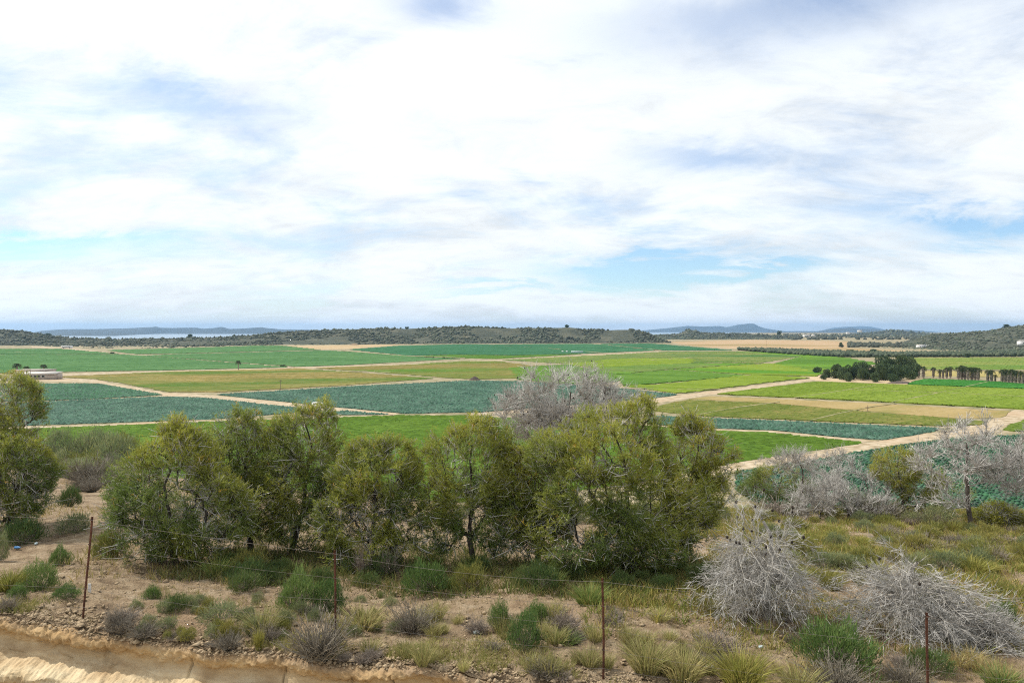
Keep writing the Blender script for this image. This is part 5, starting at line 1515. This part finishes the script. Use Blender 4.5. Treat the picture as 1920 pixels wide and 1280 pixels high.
def wheels(root, xs, ys, r, w=.28):
    for xx in xs:
        for yy in ys:
            k = 14; V = []
            for s in (-w / 2, w / 2):
                for a in range(k): V.append((xx + r * math.cos(a * 6.2832 / k), yy + s, r + r * math.sin(a * 6.2832 / k)))
            g = Geo(); g.add(V, quads=[(a, (a + 1) % k, k + (a + 1) % k, k + a) for a in range(k)], tris=[(0, a, a + 1) for a in range(1, k - 1)] + [(k, k + a + 1, k + a) for a in range(1, k - 1)])
            obj('wheel', g.mesh('wheel', M['tyre']), root)


def bus():
    p = plain(126, 653.3)
    root = bpy.data.objects.new('bus', None); COL.objects.link(root); root.location = p + np.array([0, 0, .02]); root.rotation_euler = (0, 0, math.radians(-6))
    tag(root, 'small white bus on the far road below the left hill', 'bus')
    g = Geo(); L = 6.2
    prof = [(-L, .52), (L - .2, .52), (L, .9), (L - .1, 1.7), (L - .7, 3.1), (-L + .3, 3.2), (-L, 2.8)]
    n = len(prof); V = [(a, -1.25, z) for a, z in prof] + [(a, 1.25, z) for a, z in prof]
    g.add(V, quads=[(i, (i + 1) % n, n + (i + 1) % n, n + i) for i in range(n)], tris=[(0, i + 1, i) for i in range(1, n - 1)] + [(n, n + i, n + i + 1) for i in range(1, n - 1)])
    obj('body', g.mesh('body', M['white']), root)
    for i in range(6):
        part(root, 'window', M['glass'], (-5.6 + i * 1.75, -4.1 + i * 1.75, -1.285, -1.253, 1.75, 2.75))
    wheels(root, (-3.6, 3.9), (-1.12, 1.12), .5)


bus()


def trailer():
    p = plain(1082, 662.3)
    root = bpy.data.objects.new('field_trailer', None); COL.objects.link(root); root.location = p; root.rotation_euler = (0, 0, math.radians(-8))
    tag(root, 'long pale covered trailer parked in the dark green field', 'trailer')
    part(root, 'cover', M['palepl'], (-5.4, 5.4, -1.1, 1.1, .9, 2.1)); part(root, 'bed', M['metalgrey'], (-5.5, 5.5, -1.05, 1.05, .6, .897))
    wheels(root, (-3, 0, 3), (-1.0, 1.0), .42)
    for i, px in enumerate((1055, 1063)):
        q = plain(px, 660.5); t = bpy.data.objects.new('harvest_bin', None); COL.objects.link(t); t.location = q
        tag(t, ['leftmost white harvest bin near the covered trailer', 'white harvest bin between its twin and the trailer'][i], 'bin', 'white harvest bins')
        part(t, 'box', M['white'], (-.9, .9, -.8, .8, .25, 1.5)); part(t, 'skid', M['pole'], (-.9, -.7, -.85, .85, 0, .247)); part(t, 'skid', M['pole'], (.7, .9, -.85, .85, 0, .247))


trailer()


def car(px, py, label, rz):
    p = plain(px, py); root = bpy.data.objects.new('parked_car', None); COL.objects.link(root); root.location = p + np.array([0, 0, .03]); root.rotation_euler = (0, 0, rz)
    tag(root, label, 'car')
    prof = [(-2.1, .35), (2.1, .35), (2.15, .7), (1.2, .9), (.5, 1.50), (-1.3, 1.52), (-2.05, .95)]
    n = len(prof); g = Geo(); V = [(a, -.85, z) for a, z in prof] + [(a, .85, z) for a, z in prof]
    g.add(V, quads=[(i, (i + 1) % n, n + (i + 1) % n, n + i) for i in range(n)], tris=[(0, i + 1, i) for i in range(1, n - 1)] + [(n, n + i, n + i + 1) for i in range(1, n - 1)])
    obj('body', g.mesh('body', M['white']), root)
    part(root, 'window', M['glass'], (-1.2, -.4, -.88, -.853, .95, 1.32)); part(root, 'window', M['glass'], (-.3, .5, -.88, -.853, .95, 1.32))
    wheels(root, (-1.3, 1.3), (-.78, .78), .32, .2)


car(597, 764, 'pale car on the track just beyond the tall forked pine', math.radians(-30))


def mound(px, py, sx, sz, m, label, cat='mound', name='mound'):
    p = plain(px, py); a = np.linspace(0, 1, 9); th = np.linspace(0, 2 * np.pi, 19)[:-1]
    A, T = np.meshgrid(a, th, indexing='ij'); rr = 1 - A
    n_ = 1 + .35 * fbm(np.cos(T) * 2 + px, np.sin(T) * 2 + A, 3, int(px))
    V = np.stack([np.cos(T) * rr * sx * n_, np.sin(T) * rr * sx * .5 * n_, -.05 + sz * np.sin(A * np.pi / 2) * n_], -1).reshape(-1, 3)
    id_ = np.arange(9 * 18).reshape(9, 18)
    Q = np.stack([id_[:-1], np.roll(id_[:-1], -1, 1), np.roll(id_[1:], -1, 1), id_[1:]], -1).reshape(-1, 4)
    return tag(obj(name, make_mesh(name, V, quads=Q, smooth=True, mats=[m]), loc=p), label, cat)


mound(890, 712.2, 2.6, 1.5, M['manure'], 'dark heap at the corner of the teal cabbage field')
mound(665, 646.8, 7, 2.2, M['soil'], 'reddish earth heap at the hill foot')
mound(1690, 718.5, 6, 1.0, M['manure'], 'brown earth heap at the edge of the pine grove')


def pole(px, py, hpx, label, arm=False):
    p = plain(px, py); h = hpx * p[1] / F
    root = bpy.data.objects.new('utility_pole', None); COL.objects.link(root); root.location = p
    tag(root, label, 'pole'); g = Geo(); V, Q = tubes(np.array([[(0, 0, -.3), (0, 0, h * .5), (0, 0, h)]]), np.array([[.09, .08, .06]]), 8); g.add(V, quads=Q)
    obj('shaft', g.mesh('shaft', M['pole']), root)
    part(root, 'crossarm', M['pole'], (-.7, .7, -.17, -.11, h - .7, h - .55))


pole(1627, 771, 12, 'thin wooden post on the tan stubble strip')
pole(526, 731, 20, 'thin wooden post in the tan weedy field')
pole(1437, 651, 13, 'thin pole on the bare pinkish sand plot')

# ------------------------------------------------------------------ far trees: grove, palms, field bushes
def far_tree_template(seed, n=4200, flat=.62, nlobe=10):
    rng = np.random.default_rng(seed)
    a = rng.uniform(0, 6.28, nlobe); rr = np.sqrt(rng.uniform(0, 1, nlobe)) * .62
    lobes = [(np.cos(a[i]) * rr[i], np.sin(a[i]) * rr[i], rng.uniform(.14, .78), rng.uniform(.38, .56), rng.uniform(.38, .56), rng.uniform(.18, .28)) for i in range(nlobe)]
    P, r = crown_points(rng, lobes, n, .5)
    d = unit(P - np.array([0, 0, .5]) + rdir(n, rng) * .4)
    V, T = blades(P, unit(d + rdir(n, rng) * .8), rng.uniform(.05, .10, n), rng.uniform(.05, .09, n), rng)
    c = np.array([[1.2, 1.2, 1.2], [.9, 1.0, 1.0], [1.6, 1.55, 1.3]])[rng.integers(0, 3, n)] * rng.uniform(.75, 1.25, (n, 1))
    cr = make_mesh('crown', V, T, col=np.repeat(c, 3, 0), mats=[M['dark']])
    L = np.array(lobes); trunk = trunk_path(rng, (0, 0, .62), n=5, wig=.02)
    N, Dr, rad, Pp, Rp = grow(rng, trunk, L[:, :3], k=4, tip=.012)
    g = Geo(); V, Q = tubes(trunk[None], np.linspace(.055, .03, 5)[None], 7); g.add(V, quads=Q); V, Q = tubes(Pp, Rp, 4); g.add(V, quads=Q)
    return cr, g.mesh('trunk', M['bark'])


FT = [far_tree_template(700 + i) for i in range(5)]


def far_tree(px, py, wpx, hpx, label, group, name='grove_pine', i=0, cat='tree', pos=None):
    p = plain(px, py) if pos is None else pos; k = p[1] / F
    root = bpy.data.objects.new(name, None); COL.objects.link(root); root.location = p
    root.scale = (wpx * k * .55, wpx * k * .55, hpx * k); root.rotation_euler = (0, 0, i * 1.7)
    tag(root, label, cat, group)
    cr, tr = FT[i % 5]; obj('crown', cr, root); obj('trunk', tr, root)
    return root


grove = [(1532, 700, 18, 14), (1552, 708, 20, 17), (1568, 709, 26, 26), (1582, 712, 24, 28), (1600, 711, 30, 30), (1618, 713, 26, 27), (1634, 711, 28, 29), (1652, 713, 28, 30),
         (1668, 711, 30, 34), (1684, 713, 30, 32), (1664, 703, 30, 38), (1652, 694, 26, 28), (1690, 704, 34, 38), (1708, 711, 30, 34), (1706, 700, 30, 34), (1545, 712, 14, 12), (1592, 715, 18, 18), (1640, 716, 20, 18), (1676, 716, 20, 18), (1612, 706, 28, 30)]
for i, (px, py, w, h) in enumerate(grove):
    lab = 'dark rounded grove pine, %s from the left in the grove' % ORD[sorted(g_[0] + i_ * 1e-3 for i_, g_ in enumerate(grove)).index(px + i * 1e-3)]
    if i == 0: lab = 'small dark pine at the left tip of the grove'
    if i == 12: lab = 'tallest dark pine near the palms end of the grove'
    far_tree(px, py, w, h, lab, 'dark pines of the grove', i=i)
for i, (px, py, w, h, lab) in enumerate(((812, 672, 6, 4, 'tiny dark bush on the far track, left of two'), (832, 672.5, 5, 3.6, 'tiny dark bush on the far track, right of two'),
                                         (210, 663.5, 12, 3.5, 'low dark bush beside the bus road'), (530, 687, 14, 4, 'low dark bushes by the track right of the lone palm'),
                                         (1594, 661.5, 13, 7, 'dark round tree on the tan strip, left of two'), (1640, 663, 22, 10, 'wider dark tree on the tan strip, right of two'),
                                         (1815, 670, 11, 8, 'dark round tree at the orchard edge behind the palms'), (1577, 651, 9, 9, 'small dark tree at the edge of the pink sand plot'))):
    far_tree(px, py, w, h, lab, None, 'field_tree', i)
for i, (hi, px, w, h, lab) in enumerate(((0, 354, 13, 9, 'dark tree standing on the low saddle of the mesa'), (0, 204, 10, 6, 'brownish tree on the saddle left of the dark one'), (0, 763, 7, 5, 'small tree on the mesa skyline'),
                                         (0, 1066, 9, 7, 'tree on the crest of the mesa'), (1, 1461, 8, 9, 'dark tree at the end of the scrub ridge'), (2, 1888, 14, 6, 'tree clump on the skyline of the right hillside'), (0, 90, 10, 6, 'rounded tree on the left hill skyline'))):
    far_tree(0, 0, w, h, lab, None, 'ridge_tree', i + 2, pos=hill_top(hi, px) - np.array([0, 0, .5]))


def palm_template(seed, shaggy=True, nfr=34):
    rng = np.random.default_rng(seed); g, t = Geo(), Geo()
    n = nfr; a = rng.uniform(0, 6.28, n); e = rng.uniform(-.7, 1.2, n)
    d = np.stack([np.cos(a) * np.cos(e), np.sin(a) * np.cos(e), np.sin(e)], 1)
    s = np.linspace(0, 1, 5)[None, :, None]
    P = np.array([0, 0, .88]) + d[:, None] * s * .26 + np.array([0, 0, -1.0]) * s ** 2 * .12
    V, Q = tubes(P, np.repeat([[.008, .008, .006, .005, .003]], n, 0), 3); g.add(V, quads=Q)
    m = 9
    base = np.repeat(P[:, 2:].reshape(-1, 3), m, 0); dd = unit(np.repeat(np.repeat(d, 3, 0), m, 0) * .7 + rdir(len(base), rng) * .8 + np.array([0, 0, -.1]))
    V, T = blades(base, dd, rng.uniform(.05, .12, len(base)), rng.uniform(.012, .022, len(base)), rng)
    g.add(V, tris=T, col=np.repeat(rng.uniform(.7, 1.6, (len(base), 1)) * np.array([[1.3, 1.2, 1.1]]), 3, 0))
    tr = np.array([[(0, 0, -.03), (.01, 0, .3), (0, .01, .6), (0, 0, .88)]])
    V, Q = tubes(tr, np.array([[.07, .055, .06, .05]]) * (1.25 if shaggy else .8), 9); t.add(V, quads=Q)
    if shaggy:                                             # skirt of hanging dead leaves
        k = 320; aa = rng.uniform(0, 6.28, k); zz = rng.uniform(.25, .88, k); r0 = .075
        Pp = np.stack([np.cos(aa) * r0, np.sin(aa) * r0, zz], 1); dd = unit(np.stack([np.cos(aa) * .3, np.sin(aa) * .3, -np.ones(k)], 1))
        V, T = blades(Pp, dd, rng.uniform(.12, .26, k), rng.uniform(.02, .04, k), rng); t.add(V, tris=T)
    return g.mesh('fronds', M['dark']), t.mesh('trunk', M['palmtrunk'])


PT = [palm_template(800 + i, True) for i in range(3)]; PT2 = palm_template(810, False, 46)


def palm(px, py, hpx, label, group, i, tpl=None, fat=1.0):
    p = plain(px, py); k = p[1] / F; s = hpx * k
    root = bpy.data.objects.new('palm_tree', None); COL.objects.link(root); root.location = p; root.scale = (s * fat, s * fat, s); root.rotation_euler = (0, 0, i * 2.1)
    tag(root, label, 'palm', group); fr, tr = tpl or PT[i % 3]
    obj('fronds', fr, root); obj('trunk', tr, root)


xs = [(1713, 708, 22), (1722, 708.5, 24), (1731, 709, 22), (1750, 708, 19), (1762, 709.5, 17), (1768, 710, 17), (1775, 709, 20), (1782, 708.5, 21), (1797, 712, 24), (1803, 711.5, 26), (1809, 712, 25), (1815, 713, 24), (1822, 713, 24), (1828, 713.5, 25),
      (1834, 714, 24), (1852, 716, 22), (1859, 716.5, 23), (1866, 716, 14), (1879, 717.5, 24), (1885, 718, 26), (1891, 718.5, 25), (1897, 719, 26), (1904, 719.5, 25), (1911, 720, 24), (1918, 720.5, 23), (1928, 721, 24)]
for i, (px, py, h) in enumerate(xs):
    lab = 'shaggy fan palm, %s from the left in the palm row' % ORD[i]
    if px == 1750: lab = 'solitary fan palm right of the grove'
    if px == 1866: lab = 'shortest palm in the row'
    palm(px, py, h, lab, 'row of fan palms', i, None, .95)
palm(447, 693.5, 17, 'lone palm beside the long pale track', None, 1, PT2, 1.1)
for i, (px, py, h, lab) in enumerate(((32, 703, 21, 'leftmost of three palms behind the farmhouse'), (50, 703, 16, 'middle of three palms behind the farmhouse'), (82, 702, 18, 'rightmost of three palms behind the farmhouse'))):
    palm(px, py, h, lab, 'palms behind the farmhouse', i, PT2, 1.3)

# orchard: front row as trees, the rest one mass
ORCH = [(1378, 656), (1440, 656), (1600, 662.5), (1690, 664), (1960, 660.5), (1960, 668), (1900, 669), (1700, 670), (1560, 670), (1450, 663.5)]
slab('bare_plot', ORCH, .03, crop((96, 104, 70), (130, 130, 90)), 'tilled strip under the dark orchard rows', 'field')
Pq = np.array(ground_poly(ORCH)); xs_ = np.arange(Pq[:, 0].min(), Pq[:, 0].max(), 5.0); ys_ = np.arange(Pq[:, 1].min(), Pq[:, 1].max(), 6.0)
A, B = np.meshgrid(xs_, ys_); A = A.ravel() + R.normal(0, .5, A.size); B = B.ravel() + R.normal(0, .4, B.size)
k = inside(Pq, A, B); P = np.stack([A[k], B[k], np.full(k.sum(), 1.5)], 1)
c = np.array([[.8, .9, .8], [1, 1.1, .9], [.65, .8, .7]])[R.integers(0, 3, len(P))]
V, T, C = blobs(P, R.uniform(1.5, 2.1, len(P)), R.uniform(1.4, 1.9, len(P)), c)
tag(obj('orchard_trees', make_mesh('orchard_trees', V, T, col=C, mats=[M['scrub']])), 'dark green orchard rows in a band before the hills', 'orchard', None, 'stuff')
P2 = []
for px0, px1, py0, py1, st in ((1300, 1440, 641, 654, 9.0),):
    pass
# far groves and white houses on the hazy land
n = 420
px = R.uniform(1470, 1760, n); dd = R.uniform(1500, 3000, n)
P = np.stack([(px - 960) / F * dd, dd, np.full(n, 1.5)], 1)
V, T, C = blobs(P, R.uniform(2.5, 6, n), R.uniform(2, 4.5, n), np.full((n, 3), .85))
tag(obj('far_woods', make_mesh('far_woods', V, T, col=C, mats=[M['scrub']])), 'dark line of far trees below the hazy hills', 'trees', None, 'stuff')
n = 300
px = R.uniform(1590, 1800, n); dd = R.uniform(880, 1100, n)
P = np.stack([(px - 960) / F * dd, dd, np.full(n, 1.0)], 1)
k = R.random(n) < .8
V, T, C = blobs(P[k], R.uniform(1.5, 4.0, k.sum()), R.uniform(1.5, 3.2, k.sum()), np.full((k.sum(), 3), .8))
tag(obj('foot_scrub', make_mesh('foot_scrub', V, T, col=C, mats=[M['scrub']])), 'scrub along the foot of the right hillside', 'scrub', None, 'stuff')


def house(pos, w, h, label, rz=0.0, m='white'):
    root = bpy.data.objects.new('white_house', None); COL.objects.link(root); root.location = pos; root.rotation_euler = (0, 0, rz)
    tag(root, label, 'building', 'far white buildings')
    part(root, 'wall', M[m], (-w / 2, w / 2, -w * .3, w * .3, -1, h))
    g = Geo(); a, b_ = w / 2 + .3, w * .3 + .3
    g.add([(-a, -b_, h), (a, -b_, h), (a, b_, h), (-a, b_, h), (-a, 0, h + w * .12), (a, 0, h + w * .12)], quads=[(0, 1, 5, 4), (2, 3, 4, 5), (0, 3, 2, 1)], tris=[(0, 4, 3), (1, 2, 5)])
    obj('roof', g.mesh('roof', M['roofpale']), root)
    for i in (-1, 0, 1):
        part(root, 'window', M['glass'], (i * w * .3 - w * .05, i * w * .3 + w * .05, -w * .3 - .06, -w * .3 - .004, h * .35, h * .75))


house(np.array([(1727 - 960) / F * 860, 860, 0]), 9, 3, 'white shed at the foot of the right hillside, left of two', .2)
house(np.array([(1742 - 960) / F * 870, 870, 0]), 6, 2.4, 'smaller white shed at the foot of the right hillside', .1)
house(np.array([(1512 - 960) / F * 2000, 2000, 1.0]), 17, 5, 'white house among far trees past the sand plot, leftmost', .1)
house(np.array([(1525 - 960) / F * 2050, 2050, 1.0]), 9, 5, 'small white house beside the leftmost far house', -.2)
house(np.array([(1590 - 960) / F * 2400, 2400, 6.0]), 12, 5, 'far white house below the hazy hills', .3)
house(np.array([(1612 - 960) / F * 2600, 2600, 12.0]), 14, 5, 'far white house higher on the hazy hills', -.1)
X, D, Z = HILLS[2]; row = 22; j = int(np.argmin(np.abs(X[row] / D[row] - (1918 - 960) / F)))
house(np.array([X[row, j], D[row, j], Z[row, j]]), 10, 4, 'pale house on the hillside at the right edge', .4)

# ------------------------------------------------------------------ the air
g = Geo(); g.box(-26000, 26000, -200, 23000, -47.5, 175)
hm = bpy.data.materials.new('haze_air'); hm.use_nodes = True
nt = hm.node_tree; nt.nodes.clear(); o_ = nt.nodes.new('ShaderNodeOutputMaterial'); pv = nt.nodes.new('ShaderNodeVolumePrincipled')
pv.inputs['Color'].default_value = (0.38, 0.65, 1.0, 1); pv.inputs['Density'].default_value = 0.000055; pv.inputs['Anisotropy'].default_value = 0.2
nt.links.new(pv.outputs[0], o_.inputs['Volume'])
tag(obj('haze', g.mesh('haze', hm)), 'thin bluish haze over the far land', 'haze', None, 'stuff')
print('objects', len(bpy.data.objects), 'tris', sum(len(me.polygons) for me in bpy.data.meshes))
